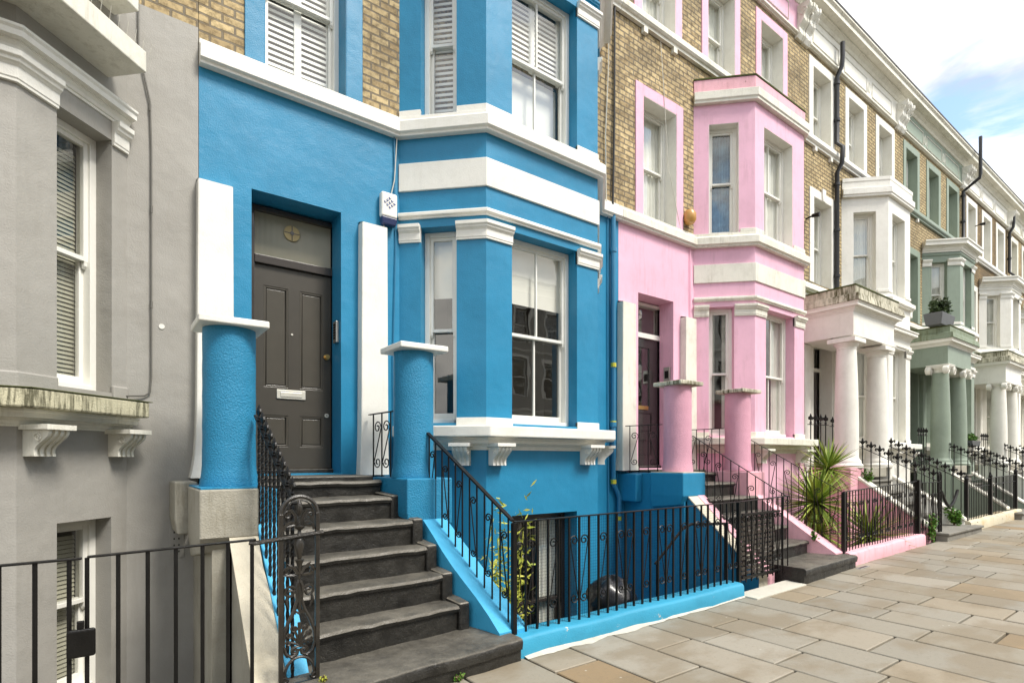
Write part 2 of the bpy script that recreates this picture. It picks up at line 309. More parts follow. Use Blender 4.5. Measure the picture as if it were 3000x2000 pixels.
def panel(mb, F, u0, u1, z0, z1, holes=(), thick=.3):
    """a wall from u0 to u1 with real openings (ua, ub, za, zb) and their reveals"""
    us = sorted({u0, u1} | {h[0] for h in holes} | {h[1] for h in holes}); zs = sorted({z0, z1} | {h[2] for h in holes} | {h[3] for h in holes}); old = mb.F; mb.F = F
    for i in range(len(us) - 1):
        for j in range(len(zs) - 1):
            uc, zc = (us[i] + us[i + 1]) / 2, (zs[j] + zs[j + 1]) / 2
            if uc < u0 or uc > u1 or zc < z0 or zc > z1 or any(h[0] < uc < h[1] and h[2] < zc < h[3] for h in holes): continue
            for n in (0, thick): mb.face([(us[i], n, zs[j]), (us[i + 1], n, zs[j]), (us[i + 1], n, zs[j + 1]), (us[i], n, zs[j + 1])])
    for a, b, c, d in list(holes) + [(u0, u1, z0, z1)]:
        for q in (((a, c), (b, c)), ((b, c), (b, d)), ((b, d), (a, d)), ((a, d), (a, c))):
            mb.face([(q[0][0], 0, q[0][1]), (q[1][0], 0, q[1][1]), (q[1][0], thick, q[1][1]), (q[0][0], thick, q[0][1])])
    mb.F = old

def sash(H, F, u0, u1, z0, z1, n=.14, mid=.5, bars=0, fill='dark', fillz=None, fr='gloss', horns=True):
    """sliding sash window set n into the wall: frame, two sashes, panes and what hangs behind them"""
    w = .055; b = MB(); b.F = F
    b.box(u0, u0 + w, n, n + .13, z0, z1); b.box(u1 - w, u1, n, n + .13, z0, z1); b.box(u0 + w, u1 - w, n + .001, n + .13, z1 - w, z1); b.box(u0 + w, u1 - w, n - .03, n + .13, z0, z0 + .05)
    win = b.build('window', fr, H, bevel=.004)
    a0, a1, zm = u0 + w, u1 - w, z0 + (z1 - z0) * mid
    for nm, d, za, zb, lo in (('upper_sash', .02, zm - .02, z1 - w, .035), ('lower_sash', .062, z0 + .05, zm + .018, .07)):
        s = MB(); s.F = F; e = .038
        s.box(a0, a0 + e, n + d, n + d + .036, za, zb); s.box(a1 - e, a1, n + d, n + d + .036, za, zb); s.box(a0 + e, a1 - e, n + d + .001, n + d + .035, za, za + lo); s.box(a0 + e, a1 - e, n + d + .001, n + d + .035, zb - .035, zb)
        for k in range(bars): uu = a0 + (a1 - a0) * (k + 1) / (bars + 1); s.box(uu - .011, uu + .011, n + d + .003, n + d + .033, za + lo, zb - .035)
        if horns and d < .05:
            for uu in (a0, a1 - .03): s.ext([(n + d, za), (n + d + .035, za), (n + d + .035, za - .035), (n + d + .022, za - .06), (n + d + .004, za - .035)], uu, uu + .03)
        s.build(nm, 'gloss' if fr != 'frame_dark' else fr, win, bevel=.003)
        g = MB(); g.F = F; g.face([(a0 + .02, n + d + .018, za + .02), (a1 - .02, n + d + .018, za + .02), (a1 - .02, n + d + .018, zb - .02), (a0 + .02, n + d + .018, zb - .02)]); g.build('pane', 'glass', win, recalc=False)
    q = MB(); q.F = F; m = n + .115
    if fill in ('blind', 'curtain', 'bluecurtain'):
        zz = (fillz if fillz else (z0 + .05, z1)); k = 1 if fill == 'blind' else 26
        for i in range(k):
            ua, ub = a0 + (a1 - a0) * i / k, a0 + (a1 - a0) * (i + 1) / k
            oa, ob = (0 if k == 1 else .018 * math.sin(i * 1.9)), (0 if k == 1 else .018 * math.sin((i + 1) * 1.9))
            q.face([(ua, m + oa, zz[0]), (ub, m + ob, zz[0]), (ub, m + ob, zz[1]), (ua, m + oa, zz[1])])
        q.build('blind' if fill == 'blind' else 'curtain', fill, win, recalc=False, smooth=(k > 1))
    elif fill == 'drapes':
        for s0, s1 in ((a0, a0 + (a1 - a0) * .3), (a1 - (a1 - a0) * .3, a1)):
            for i in range(12):
                ua, ub = s0 + (s1 - s0) * i / 12, s0 + (s1 - s0) * (i + 1) / 12; q.face([(ua, m + .02 * math.sin(i * 2.1), z0 + .05), (ub, m + .02 * math.sin(i * 2.1 + 2.1), z0 + .05), (ub, m + .02 * math.sin(i * 2.1 + 2.1), z1), (ua, m + .02 * math.sin(i * 2.1), z1)])
        q.build('curtain', 'curtain', win, recalc=False, smooth=True)
    elif fill in ('venetian', 'shutter'):
        zz = (fillz if fillz else (z0 + .06, z1 - .05)); st = .034 if fill == 'venetian' else .060; k = int((zz[1] - zz[0]) / st); tilt = .55
        cols = [(a0 + .01, a1 - .01)] if (fill == 'venetian' or bars == 0 and a1 - a0 < .45) else [(a0 + .04, (a0 + a1) / 2 - .035), ((a0 + a1) / 2 + .035, a1 - .04)]
        for ca, cb in cols:
            for i in range(k):
                z = zz[0] + st * (i + .5); h = st * (.52 if fill == 'venetian' else .40)
                q.mesh([(ca, m + .01, z - h), (cb, m + .01, z - h), (cb, m + .01 + h * tilt, z + h * .55), (ca, m + .01 + h * tilt, z + h * .55), (ca, m + .018, z - h), (cb, m + .018, z - h), (cb, m + .018 + h * tilt, z + h * .55), (ca, m + .018 + h * tilt, z + h * .55)], [(0, 1, 2, 3), (7, 6, 5, 4), (0, 4, 5, 1), (2, 6, 7, 3)])
            if fill == 'shutter':
                q.box(ca - .035, ca, m, m + .03, zz[0], zz[1]); q.box(cb, cb + .035, m, m + .03, zz[0], zz[1])
        q.build('shutter' if fill == 'shutter' else 'blind', 'slat' if fill == 'shutter' else 'slatdark', win)
    return win
def room(mb, F, u0, u1, z0, z1, n=.305, d=1.0):
    old = mb.F; mb.F = F; a, b = u0 - .05, u1 + .05; c, e = z0 - .05, z1 + .05
    for q in ([(a, n, c), (a, n + d, c), (a, n + d, e), (a, n, e)], [(b, n, c), (b, n + d, c), (b, n + d, e), (b, n, e)], [(a, n + d, c), (b, n + d, c), (b, n + d, e), (a, n + d, e)], [(a, n, c), (b, n, c), (b, n + d, c), (a, n + d, c)], [(a, n, e), (b, n, e), (b, n + d, e), (a, n + d, e)]): mb.face(q)
    mb.F = old
CORN = [(0, 0), (.02, 0), (.03, .03), (.03, .05), (.06, .075), (.075, .11), (.075, .14), (0, .14)]
def prof(base, z, h, out, inn=.03):      # stretch a moulding profile to height h, projection out
    w = max(a for a, b in base); hh = max(b for a, b in base); p = [(a / w * out, z + b / hh * h) for a, b in base]; p[0] = (-inn, z); p[-1] = (-inn, z + h); return p
BANDP = [(0, 0), (1, 0), (1, 1), (0, 1)]
STRP = [(0, 0), (.55, 0), (.55, .25), (.8, .3), (1, .45), (1, .85), (.9, 1), (0, 1)]
CAPP = [(0, 0), (.30, 0), (.30, .10), (.38, .13), (.38, .52), (.55, .60), (.72, .64), (.78, .74), (1, .80), (1, 1), (0, 1)]
CORNP = [(0, 0), (.1, 0), (.1, .12), (.2, .15), (.28, .3), (.45, .42), (.5, .42), (.5, .5), (.88, .52), (.88, .78), (1, .88), (1, 1), (0, 1)]
def caps(H, F, segs, z, h, out, mat):     # capitals of the piers: separate moulding returns
    for sg in segs:
        b = MB(); b.sweep(sg, prof(CAPP, z, h, out)); b.build('capital', mat, H, bevel=.003)
def corbel(H, F, u, w, z, h, out, mat):
    b = MB(); b.F = F; pr = []
    for i in range(15):
        tt = i / 14; pr.append((-(out * (.98 - .55 * tt + .12 * math.sin(tt * 2 * math.pi + .4) - (.2 if tt > .85 else 0) * 0)), z - h * tt))
    b.m = 0
    k = 7
    for i in range(k):
        a = u + w * i / k; s = .014 if i % 2 else 0
        b.ext([(.02, z)] + [(q[0] + s, q[1]) for q in pr] + [(.02, z - h)], a, a + w / k)
    b.box(u - .03, u + w + .03, -out - .03, .02, z, z + .035)
    for uu in (u - .004, u + w + .004):
        b.tube([(uu, -out * .62 + .035 * (1 - j / 14) * math.cos(j * .9), z - h * .28 + .035 * (1 - j / 14) * math.sin(j * .9)) for j in range(13)], .006, 5)
    b.build('corbel', mat, H, bevel=.003)

def ionic(H, c, z, r, mat, par):
    b = MB(); x, y = c; w = r * 1.38
    b.lathe(c, [(r * .82, z), (r * .9, z + .02), (r * .9, z + .05), (r * 1.05, z + .09), (r * 1.05, z + .12)], 20)
    b.box(x - w, x + w, y - w, y + w, z + .15, z + .19)
    b.box(x - w * .9, x + w * .9, y - w * .9, y + w * .9, z + .115, z + .15)
    for sx in (-1, 1):
        for ys in (-1, 1):
            F = lambda u, n, zz, sx=sx, ys=ys: (x + sx * w * .98 + u, y + ys * w * .78 + n, zz)
            b.F = F; b.disc(0, -.05, .05, z + .06, .098, 16)
            for fy in (-.056, .056):
                b.tube([(.094 * (1 - j / 18) * math.cos(j * .7) , fy, z + .06 + .094 * (1 - j / 18) * math.sin(j * .7)) for j in range(16)], .009, 5)
            b.F = ID
    b.build('capital', mat, par, bevel=.002)

def pillar(H, c, z0, z1, r0, r1, mat, capmat, style, base=True):
    b = MB(); n = 12; x, y = c
    pr = [(r0 * 1.02, z0)]
    if base: pr = [(r0 * 1.35, z0), (r0 * 1.38, z0 + .05), (r0 * 1.2, z0 + .09), (r0 * 1.2, z0 + .13), (r0 * 1.05, z0 + .17)]
    zb = pr[-1][1]
    for i in range(n + 1): t_ = i / n; pr.append((r0 + (r1 - r0) * t_ ** 1.5 + .008 * math.sin(t_ * math.pi), zb + .03 + (z1 - zb - .03) * t_))
    b.lathe(c, pr, 32); col = b.build('column', mat, H, smooth=True)
    if style == 'ionic': ionic(H, c, z1, r1, capmat, col)
    elif style == 'doric':
        b = MB(); b.lathe(c, [(r1, z1), (r1 * 1.06, z1 + .012), (r1, z1 + .03), (r1 * 1.08, z1 + .05), (r1 * 1.28, z1 + .10), (r1 * 1.33, z1 + .125)], 32); w = r1 * 1.48; b.box(x - w, x + w, y - w, y + w, z1 + .125, z1 + .205); b.box(x - r1, x + r1, y - r1, y + r1, z1 + .206, z1 + .245); b.build('capital', capmat, col, bevel=.004)
    else:
        b = MB(); w = r1 * 1.5; p = [(x - w, y - w * .95), (x + w, y - w * .95), (x + w, y + w), (x - w, y + w)]
        b.prism([(x - w * .93, y - w * .88), (x + w * .93, y - w * .88), (x + w * .93, y + w), (x - w * .93, y + w)], z1, z1 + .03); b.prism(p, z1 + .03, z1 + .085); b.build('cap_slab', capmat, col, bevel=.008)
    return col

def door(H, F, u0, u1, z0, z1, n, dm, fmat, style, zfan):
    b = MB(); b.F = F; w = .05
    b.box(u0, u0 + w, n - .03, n + .1, z0, z1); b.box(u1 - w, u1, n - .03, n + .1, z0, z1); b.box(u0 + w, u1 - w, n - .029, n + .1, z1 - .045, z1); b.box(u0 + w, u1 - w, n - .035, n + .1, zfan - .05, zfan + .03); b.build('door_frame', fmat, H, bevel=.004)
    g = MB(); g.F = F; g.box(u0 + w, u1 - w, n + .02, n + .035, zfan + .03, z1 - .045); fl = g.build('fanlight', 'reeded' if style == 'four' else 'glass', H)
    uc = (u0 + u1) / 2 - (.02 if style == 'four' else .1); v = MB(); v.F = F; zc = z1 - .19
    v.disc(uc, n + .004, n + .019, zc, .078, 28); v.m = 1; v.box(uc - .075, uc + .075, n, n + .004, zc - .004, zc + .004); v.box(uc - .004, uc + .004, n - .001, n + .004, zc - .075, zc + .075); v.disc(uc, n - .003, n + .004, zc, .02, 12); v.build('vent', ['plate' if style != 'four' else 'brass_dull', 'frame_dark'], fl)
    a0, a1, za, zb = u0 + w + .003, u1 - w - .003, z0 + .005, zfan - .055
    d = MB(); d.F = F; W_ = a1 - a0; Hh = zb - za
    if style == 'four':
        rows = ((.11, .265), (.405, .90)); cols = ((.115, .42), (.575, .885))
    else: rows = ((.08, .20), (.26, .42)); cols = ((.2, .8),)
    holes = [(a0 + W_ * c0, a0 + W_ * c1, za + Hh * r0, za + Hh * r1) for r0, r1 in rows for c0, c1 in cols]
    if style != 'four': holes.append((a0 + W_ * .28, a0 + W_ * .72, za + Hh * .47, za + Hh * .93))
    panel(d, lambda u, nn, z: F(u, nn + n, z), a0, a1, za, zb, holes, .045)
    D = d.build('door', dm, H, bevel=.003)
    for i, (a, b_, c, e) in enumerate(holes):
        q = MB(); q.F = F
        if style != 'four' and i == len(holes) - 1:
            q.box(a, b_, n + .02, n + .028, c, e); q.build('pane', 'glass', D); continue
        q.box(a, b_, n + .018, n + .03, c, e)
        for (x0, x1, y0, y1) in ((a, a + .018, c, e), (b_ - .018, b_, c, e), (a + .018, b_ - .018, c, c + .018), (a + .018, b_ - .018, e - .018, e)): q.box(x0, x1, n + .004, n + .02, y0, y1)
        q.box(a + .028, b_ - .028, n + .011, n + .019, c + .028, e - .028)
        q.build('door_panel', 'panel' if style == 'four' else dm, D, bevel=.003)
    q = MB(); q.F = F
    if style == 'four':
        uL = a0 + W_ * .46; zL = za + Hh * .372; q.box(uL - .14, uL + .14, n - .012, n, zL - .045, zL + .045); q.box(uL - .105, uL + .105, n - .018, n - .012, zL - .026, zL + .022); q.build('letter_plate', 'plate', D, bevel=.003)
        q = MB(); q.F = F; uk = a1 - .05; zk = za + Hh * .58; q.disc(uk, n - .01, n, zk, .03, 18); q.tube([(uk, n - .045, zk), (uk, n - .01, zk)], [.024, .014], 10); q.build('door_knob', 'brass', D, smooth=True)
        q = MB(); q.F = F; q.disc(uk, n - .012, n, za + Hh * .275, .022, 18); q.m = 1; q.disc(uk, n - .014, n - .011, za + Hh * .275, .006, 8); q.build('lock', ['plate', 'iron'], D)
        q = MB(); q.F = F; q.disc(a0 + W_ * .47, n - .008, n, za + Hh * .675, .011, 12); q.build('door_viewer', 'plate', D)
    else:
        q.box((a0 + a1) / 2 - .12, (a0 + a1) / 2 + .12, n - .012, n, za + Hh * .44, za + Hh * .47); q.build('letter_plate', 'brass', D)
    t_ = MB(); t_.F = F; t_.box(u0, u1, n - .06, n + .12, z0 - .05, z0); t_.build('threshold', 'step', H, bevel=.006)
M['brass_dull'] = plain('dull_brass', (.40, .32, .16), .5, metal=.4)
for a in ('white', 'glass'): assert a in M

# ------------------------------------------------------------------ ground
def pavement():
    b = MB(); x = -3.0
    while x < 46:
        w = rnd.choice((.44, .48, .52, .58)); y = 3.42 - rnd.uniform(-.9, 0) * 0
        y = 3.42; first = rnd.uniform(.35, 1.0)
        while y > -1.2:
            l = first if first else rnd.uniform(.5, .98); first = None
            y2 = max(-1.2, y - l); g = .010; dz = rnd.uniform(-.0022, .0022)
            xa, xb = x + g, x + w - g; ya, yb = y2 + g, y - g
            t1, t2, t3, t4 = [rnd.uniform(-.0012, .0012) + dz for _ in range(4)]; c = .006
            vs = [(xa, ya, gz(xa) - .05), (xb, ya, gz(xb) - .05), (xb, yb, gz(xb) - .05), (xa, yb, gz(xa) - .05), (xa, ya, gz(xa) - c + t1), (xb, ya, gz(xb) - c + t2), (xb, yb, gz(xb) - c + t3), (xa, yb, gz(xa) - c + t4),
                  (xa + c, ya + c, gz(xa) + t1), (xb - c, ya + c, gz(xb) + t2), (xb - c, yb - c, gz(xb) + t3), (xa + c, yb - c, gz(xa) + t4)]
            b.mesh(vs, [(0, 1, 5, 4), (1, 2, 6, 5), (2, 3, 7, 6), (3, 0, 4, 7), (4, 5, 9, 8), (5, 6, 10, 9), (6, 7, 11, 10), (7, 4, 8, 11), (8, 9, 10, 11)]); y = y2
        x += w
    struct(b.build('pavement', 'flag', recalc=False))
    b = MB()
    for xa, xb in ((-3.1, 5), (5, 46.5)): b.hexa([(xa, -1.2, gz(xa) - .3), (xb, -1.2, gz(xb) - .3), (xb, 3.6, gz(xb) - .3), (xa, 3.6, gz(xa) - .3), (xa, -1.2, gz(xa) - .03), (xb, -1.2, gz(xb) - .03), (xb, 3.6, gz(xb) - .03), (xa, 3.6, gz(xa) - .03)])
    struct(b.build('pavement_bed', 'joint'))
    b = MB(); x = -3
    while x < 46: b.hexa([(x, -1.36, gz(x) - .3), (x + .9, -1.36, gz(x + .9) - .3), (x + .9, -1.205, gz(x + .9) - .3), (x, -1.205, gz(x) - .3), (x, -1.36, gz(x)), (x + .9, -1.36, gz(x + .9)), (x + .9, -1.205, gz(x + .9)), (x, -1.205, gz(x))]); x += .91
    struct(b.build('kerb', 'kerb', bevel=.01))
    b = MB()
    for xa, xb in ((-60, 5), (5, 90)): b.face([(xa, -8.4, gz(xa) - .12), (xb, -8.4, gz(xb) - .12), (xb, -1.36, gz(xb) - .12), (xa, -1.36, gz(xa) - .12)])
    struct(b.build('road', 'asphalt'))
    b = MB(); b.box(-60, 90, -12.05, -8.4, -.4, .08); struct(b.build('far_pavement', 'kerb'))
    b = MB(); b.face([(-60, 3.41, -1.32), (90, 3.41, -1.32), (90, 5.9, -1.32), (-60, 5.9, -1.32)]); struct(b.build('basement_yard', 'yard'))
    b = MB(); b.face([(-600, -600, -1.6), (600, -600, -1.6), (600, 600, -1.6), (-600, 600, -1.6)]); struct(b.build('ground', 'asphalt'))
pavement()
# mortar fillets where walls meet the pavement
b = MB()
q_ = random.Random(3); f0_ = [(q_.uniform(.006, .03), q_.uniform(.0, .12) * (1.15 - i / 70)) for i in range(70)]; fh_ = [tuple(sum(f0_[i + k][c] for k in range(5)) / 5 for c in (0, 1)) for i in range(65)]
for i in range(64):
    xa = 2.62 + i * .05; xb = xa + .05; (h1, o1), (h2, o2) = fh_[i], fh_[i + 1]
    b.face([(xa, 3.40, gz(xa) + h1), (xa, 3.40 - o1, gz(xa) + .004), (xb, 3.40 - o2, gz(xb) + .004), (xb, 3.40, gz(xb) + h2)])
struct(b.build('mortar_fillet', 'mortar', smooth=True))
b = MB(); b.hexa([(5.72, 3.25, .0), (6.82, 3.25, .0), (6.82, 3.5, .0), (5.72, 3.5, .0), (5.72, 3.25, gz(5.8) + .015), (6.82, 3.25, gz(6.9) + .012), (6.82, 3.5, gz(6.9) + .02), (5.72, 3.5, gz(5.8) + .02)]); struct(b.build('gate_threshold', 'mortar', bevel=.005))

# ------------------------------------------------------------------ houses
def surround(H, F, u0, u1, z0, z1, w, out, mat, lining=.14, lin=None, key=False, sillz=None):
    b = MB(); b.F = F
    b.box(u0 - w, u0, -out, .01, z0, z1 + w); b.box(u1, u1 + w, -out, .01, z0, z1 + w); b.box(u0, u1, -out, .01, z1, z1 + w)
    if key: uc = (u0 + u1) / 2; b.hexa([(uc - .05, -out - .03, z1 - .02), (uc + .05, -out - .03, z1 - .02), (uc + .05, -out + .002, z1 - .02), (uc - .05, -out + .002, z1 - .02), (uc - .08, -out - .03, z1 + w + .07), (uc + .08, -out - .03, z1 + w + .07), (uc + .08, -out + .002, z1 + w + .07), (uc - .08, -out + .002, z1 + w + .07)])
    b.build('window_surround', mat, H, bevel=.004)
    if lining:
        b = MB(); b.F = F; e = .006
        b.box(u0, u0 + e, -out + .003, lining, z0, z1); b.box(u1 - e, u1, -out + .003, lining, z0, z1); b.box(u0 + e, u1 - e, -out + .003, lining, z1 - e, z1)
        b.build('reveal', lin or mat, H)

def house(X0, X1, xj, xc, xr, c, label, name='terraced_house'):
    H = thing(name, label, 'house', (X0, YW, 0), 'terraced houses on the near side of the street')
    xe = xr + (xc - xj); W0 = Fr((0, YW)); FL = Fr((xj, YW), (xc, YB)); FF = Fr((xc, YB), (xr, YB)); FR = Fr((xr, YB), (xe, YW)); LC = FL.len; LF = FF.len
    wall, trim, brk = c['wall'], c['trim'], c['brick']; rm = MB(); porch = c.get('porch')
    d0, d1 = (X0 + .43, X0 + 1.27) if not porch else (X0 + .55, X0 + 1.4)
    # flat rendered ground storey with the door opening
    b = MB(); panel(b, W0, X0 + .002, xj, -1.3, 5.08, [(d0, d1, 1.46, 4.11)], .36); panel(b, W0, xe, X1 - .002, -1.3, 5.08, [], .36); b.build('rendered_wall', wall, H)
    # brick storeys
    w1 = c.get('w1', (X0 + .53, X0 + 1.33)); ups = [(X0 + .5, X0 + 1.3), (X0 + 2.18, X0 + 2.98), (X0 + 3.85, X0 + 4.65)]
    holes = [(w1[0], w1[1], 5.3, 7.1)] + [(a, a_, 8.3, 9.82) for a, a_ in ups]
    b = MB(); panel(b, W0, X0 + .002, X1 - .002, 5.08, 10.12, holes, .3); b.build('brick_wall', brk, H)
    sur = c.get('sur', trim)
    surround(H, W0, w1[0], w1[1], 5.3, 7.1, .17, .02, sur, .2, c.get('lin'), c.get('key'))
    sash(H, W0, w1[0], w1[1], 5.3, 7.1, .2, .5, c.get('bars1', 0), c.get('fill1', 'curtain')); room(rm, W0, w1[0], w1[1], 5.3, 7.1)
    for i, (a, a_) in enumerate(ups):
        surround(H, W0, a, a_, 8.3, 9.82, .17, .02, sur, .2, c.get('lin')); sash(H, W0, a, a_, 8.3, 9.82, .2, .5, 0, ('curtain', 'curtain', 'curtain')[i]); room(rm, W0, a, a_, 8.3, 9.82)
    b = MB(); b.sweep([(X0 + .003, YW), (X1 - .003, YW)], prof(STRP, 8.12, .17, .10)); b.build('sill_course', c.get('sill2', trim), H, bevel=.003)
    for a, a_ in ups[:1]:
        for u in (a, a_ - .09): b = MB(); b.F = W0; b.box(u, u + .09, -.06, 0, 8.03, 8.118); b.build('bracket', trim, H, bevel=.005)
    # frieze and crowning cornice
    fz = c.get('frieze', trim); b = MB(); b.F = W0; b.box(X0 + .002, X1 - .002, -.05, .25, 10.12, 10.74); b.build('frieze', fz, H)
    b = MB(); b.sweep([(X0 + .002, YW), (X1 - .002, YW)], prof(CORNP, 10.68, .36, .36)); b.sweep([(X0 + .002, YW), (X1 - .002, YW)], prof(STRP, 10.10, .07, .08)); b.build('cornice', c.get('cornice', 'white_dirty'), H)
    b = MB(); b.F = W0; b.box(X0 + .004, X1 - .004, -.37, 3.6, 11.042, 11.08); b.build('roof', 'slate', H)
    b = MB(); b.F = W0
    npan = 3; pw = (X1 - X0 - .7) / npan
    for i in range(npan):
        a = X0 + .4 + i * pw; e = a + pw - .3; q = [(a, -.056, 10.24), (e, -.056, 10.24), (e, -.056, 10.58), (a, -.056, 10.58)]; b.tube(q, .011, 4, close=True)
        if i < npan - 1: b.tube([(e + .15 + .05 * math.cos(k * .52), -.056, 10.41 + .12 * math.sin(k * .52)) for k in range(12)], .012, 4, close=True)
        if i < npan - 1:
            for s in (-1, 1): b.tube([(e + .15 + s * (.13 - .03 * math.cos(k * .5)), -.056, 10.27 + k * .036) for k in range(8)], .008, 4)
    b.build('frieze_panels', c.get('panelmat', trim), H)
    for u in (X0 + .01, X1 - .25):
        b = MB(); b.F = W0; pr = [(.0, 10.67)] + [(-.05 - .25 * (1 - k / 16) ** 1.5 - .045 * math.sin(k * .55 + .3) ** 2, 10.67 - .62 * k / 16) for k in range(17)] + [(0, 10.05)]
        b.ext(pr, u, u + .06); b.ext([(q[0] * .93, q[1]) for q in pr], u + .06, u + .17); b.ext(pr, u + .17, u + .23)
        for uu in (u - .004, u + .234): b.tube([(uu, -.17 + .1 * (1 - j / 16) * math.cos(j * .8), 10.50 + .1 * (1 - j / 16) * math.sin(j * .8)) for j in range(15)], .014, 5)
        b.build('console', trim, H, bevel=.004)
    # bay: ground storey
    s0, s1 = LC * .25, LC * .665; f0, f1 = LF * .205, LF * .79; zt, zb = 4.10, 1.99; path = [(xj, YW), (xc, YB), (xr, YB), (xe, YW)]
    bay = MB(); bh = [(f0, f1, -1.15, .98)] if c.get('basewin') else []
    panel(bay, FL, 0, LC, -1.3, 5.10, [(s0, s1, zb, zt)]); panel(bay, FF, 0, LF, -1.3, 5.10, [(f0, f1, zb, zt)] + bh); panel(bay, FR, 0, LC, -1.3, 5.10, [(LC - s1, LC - s0, zb, zt)]); bay.build('bay_wall', wall, H)
    for F, a, e, br in ((FL, s0, s1, 0), (FF, f0, f1, 1), (FR, LC - s1, LC - s0, 0)):
        sash(H, F, a, e, zb, zt, .15, .49, br if c.get('bars', 1) else 0, c.get('fillg', 'blind'), c.get('fillgz')); room(rm, F, a, e, zb, zt)
    if bh:
        sash(H, FF, f0, f1, -1.15, .98, .22, .5, 1, 'drapes', None, 'frame_dark'); room(rm, FF, f0, f1, -1.15, .98)
    b = MB(); b.sweep(path, prof(BANDP, 1.835, .115, .215)); b.build('sill', c.get('sillmat', trim), H, bevel=.012)
    b = MB(); b.sweep(path, prof(CORNP, 1.70, .133, .10)); b.build('sill_moulding', trim, H)
    corbel(H, FL, LC * .66, .16, 1.735, .20, .19, trim); corbel(H, FF, .03, .17, 1.735, .20, .19, trim); corbel(H, FF, LF - .30, .17, 1.735, .20, .19, trim); corbel(H, FR, .06, .17, 1.735, .20, .19, trim)
    P = lambda F, u: F(u, 0, 0)[:2]
    segs = [[P(FL, .0), P(FL, s0 - .0)], [P(FL, s1), P(FL, LC), P(FF, f0)], [P(FF, f1), P(FF, LF), P(FR, LC - s1)], [P(FR, LC - s0), P(FR, LC)]]
    for sg in segs:
        b = MB(); b.sweep(sg, prof(BANDP, 1.951, .095, .018)); b.build('plinth', trim, H, bevel=.004)
    caps(H, None, segs, 3.94, .185, .065, trim)
    if not porch:
        b = MB(); b.sweep(path, prof(STRP, 4.19, .065, .045)); b.build('moulding', trim, H)
        b = MB(); b.sweep(path, prof(BANDP, 4.495, .30, .022)); b.build('broad_band', trim, H, bevel=.005)
    else:
        b = MB(); b.sweep(path, prof(CORNP, 4.34, .19, .16)); b.build('moulding', trim, H)
        b = MB(); b.sweep(path, prof(BANDP, 4.15, .06, .03)); b.build('broad_band', trim, H)
    b = MB(); b.sweep([(X0 + .003, YW)] + path + [(X1 - .003, YW)], prof([(0, 0), (.7, 0), (.7, .1), (1, .16), (1, .62), (.75, .72), (.25, .80), (.25, 1), (0, 1)], 5.065, .235 if not porch else .19, .10)); b.build('string_course', c.get('string', trim), H, bevel=.003)
    # bay: first storey
    up = c['up']; bay = MB(); top = 7.44
    if up == 'pilaster':
        z0, z1 = 5.31, 7.03; A, B = (s0, s1), (f0, f1)
    else:
        z0, z1 = 5.29, 7.10; A, B = (LC * .25, LC * .74), (LF * .17, LF * .75)
    panel(bay, FL, 0, LC, 5.09, top, [(A[0], A[1], z0, z1)]); panel(bay, FF, 0, LF, 5.09, top, [(B[0], B[1], z0, z1)]); panel(bay, FR, 0, LC, 5.09, top, [(LC - A[1], LC - A[0], z0, z1)]); bay.build('bay_wall', wall, H)
    fu = c.get('fillu', ('curtain', 'curtain', 'curtain'))
    for k, (F, a, e, br) in enumerate(((FL, A[0], A[1], 0), (FF, B[0], B[1], c.get('bars', 1)), (FR, LC - A[1], LC - A[0], 0))):
        nn = .14 if up == 'pilaster' else .16
        if up == 'plain':
            b = MB(); b.F = F; b.box(a, a + .006, .002, nn, z0, z1); b.box(e - .006, e, .002, nn, z0, z1); b.box(a + .006, e - .006, .002, nn, z1 - .006, z1); b.build('reveal', c.get('lin', trim), H)
        sash(H, F, a, e, z0, z1, nn, .5, br, fu[k], c.get('fillur') if k == 1 else None); room(rm, F, a, e, z0, z1)
        if c.get('fill_both') and k == 1:
            q = MB(); q.F = F; q.face([(a + .05, nn + .2, z0), (e - .05, nn + .2, z0), (e - .05, nn + .2, z0 + .85), (a + .05, nn + .2, z0 + .85)]); q.build('blind', 'blind', H, recalc=False)
    if up == 'pilaster':
        segs = [[P(FL, .0), P(FL, s0)], [P(FL, s1), P(FL, LC), P(FF, f0)], [P(FF, f1), P(FF, LF), P(FR, LC - s1)], [P(FR, LC - s0), P(FR, LC)]]
        caps(H, None, segs, 6.92, .18, .065, trim)
        for sg in segs: b = MB(); b.sweep(sg, prof(BANDP, 5.302, .07, .012)); b.build('plinth', trim, H, bevel=.004)
        b = MB(); b.sweep(path, prof(CORNP, top - .14, .30, .20)); b.build('bay_cornice', c.get('baytop', trim), H)
        b = MB(); b.sweep(path, prof(STRP, 7.20, .05, .03)); b.build('moulding', wall, H); tz = top + .162
    else:
        b = MB(); b.sweep(path, prof([(0, 0), (.8, 0), (.8, .2), (1, .3), (1, 1), (0, 1)], 7.42, .18, .09)); b.build('bay_cornice', c.get('baytop', trim), H, bevel=.006)
        segs = [[P(FL, A[1] + .02), P(FL, LC), P(FF, B[0] - .02)], [P(FF, B[1] + .02), P(FF, LF), P(FR, LC - A[1] - .02)]]
        for sg in segs:
            b = MB(); b.sweep(sg, prof(BANDP, 5.302, .06, .02)); b.build('plinth', c.get('string', trim), H, bevel=.006)
        tz = 7.60
        if c.get('parapet'):
            b = MB(); b.sweep(path, [(-.15, 7.602), (.02, 7.602), (.02, 7.83), (-.15, 7.83)]); b.build('parapet', c['parapet'], H, bevel=.008)
            b = MB(); b.sweep(path, [(-.16, 7.832), (.03, 7.832), (.03, 7.855), (-.16, 7.855)]); b.build('parapet_moss', 'moss', H)
        else:
            b = MB(); b.sweep(path, prof([(0, 0), (.8, 0), (.8, .6), (1, .7), (1, 1), (0, 1)], 7.602, .24, .05)); b.build('parapet', trim, H); tz = 7.845
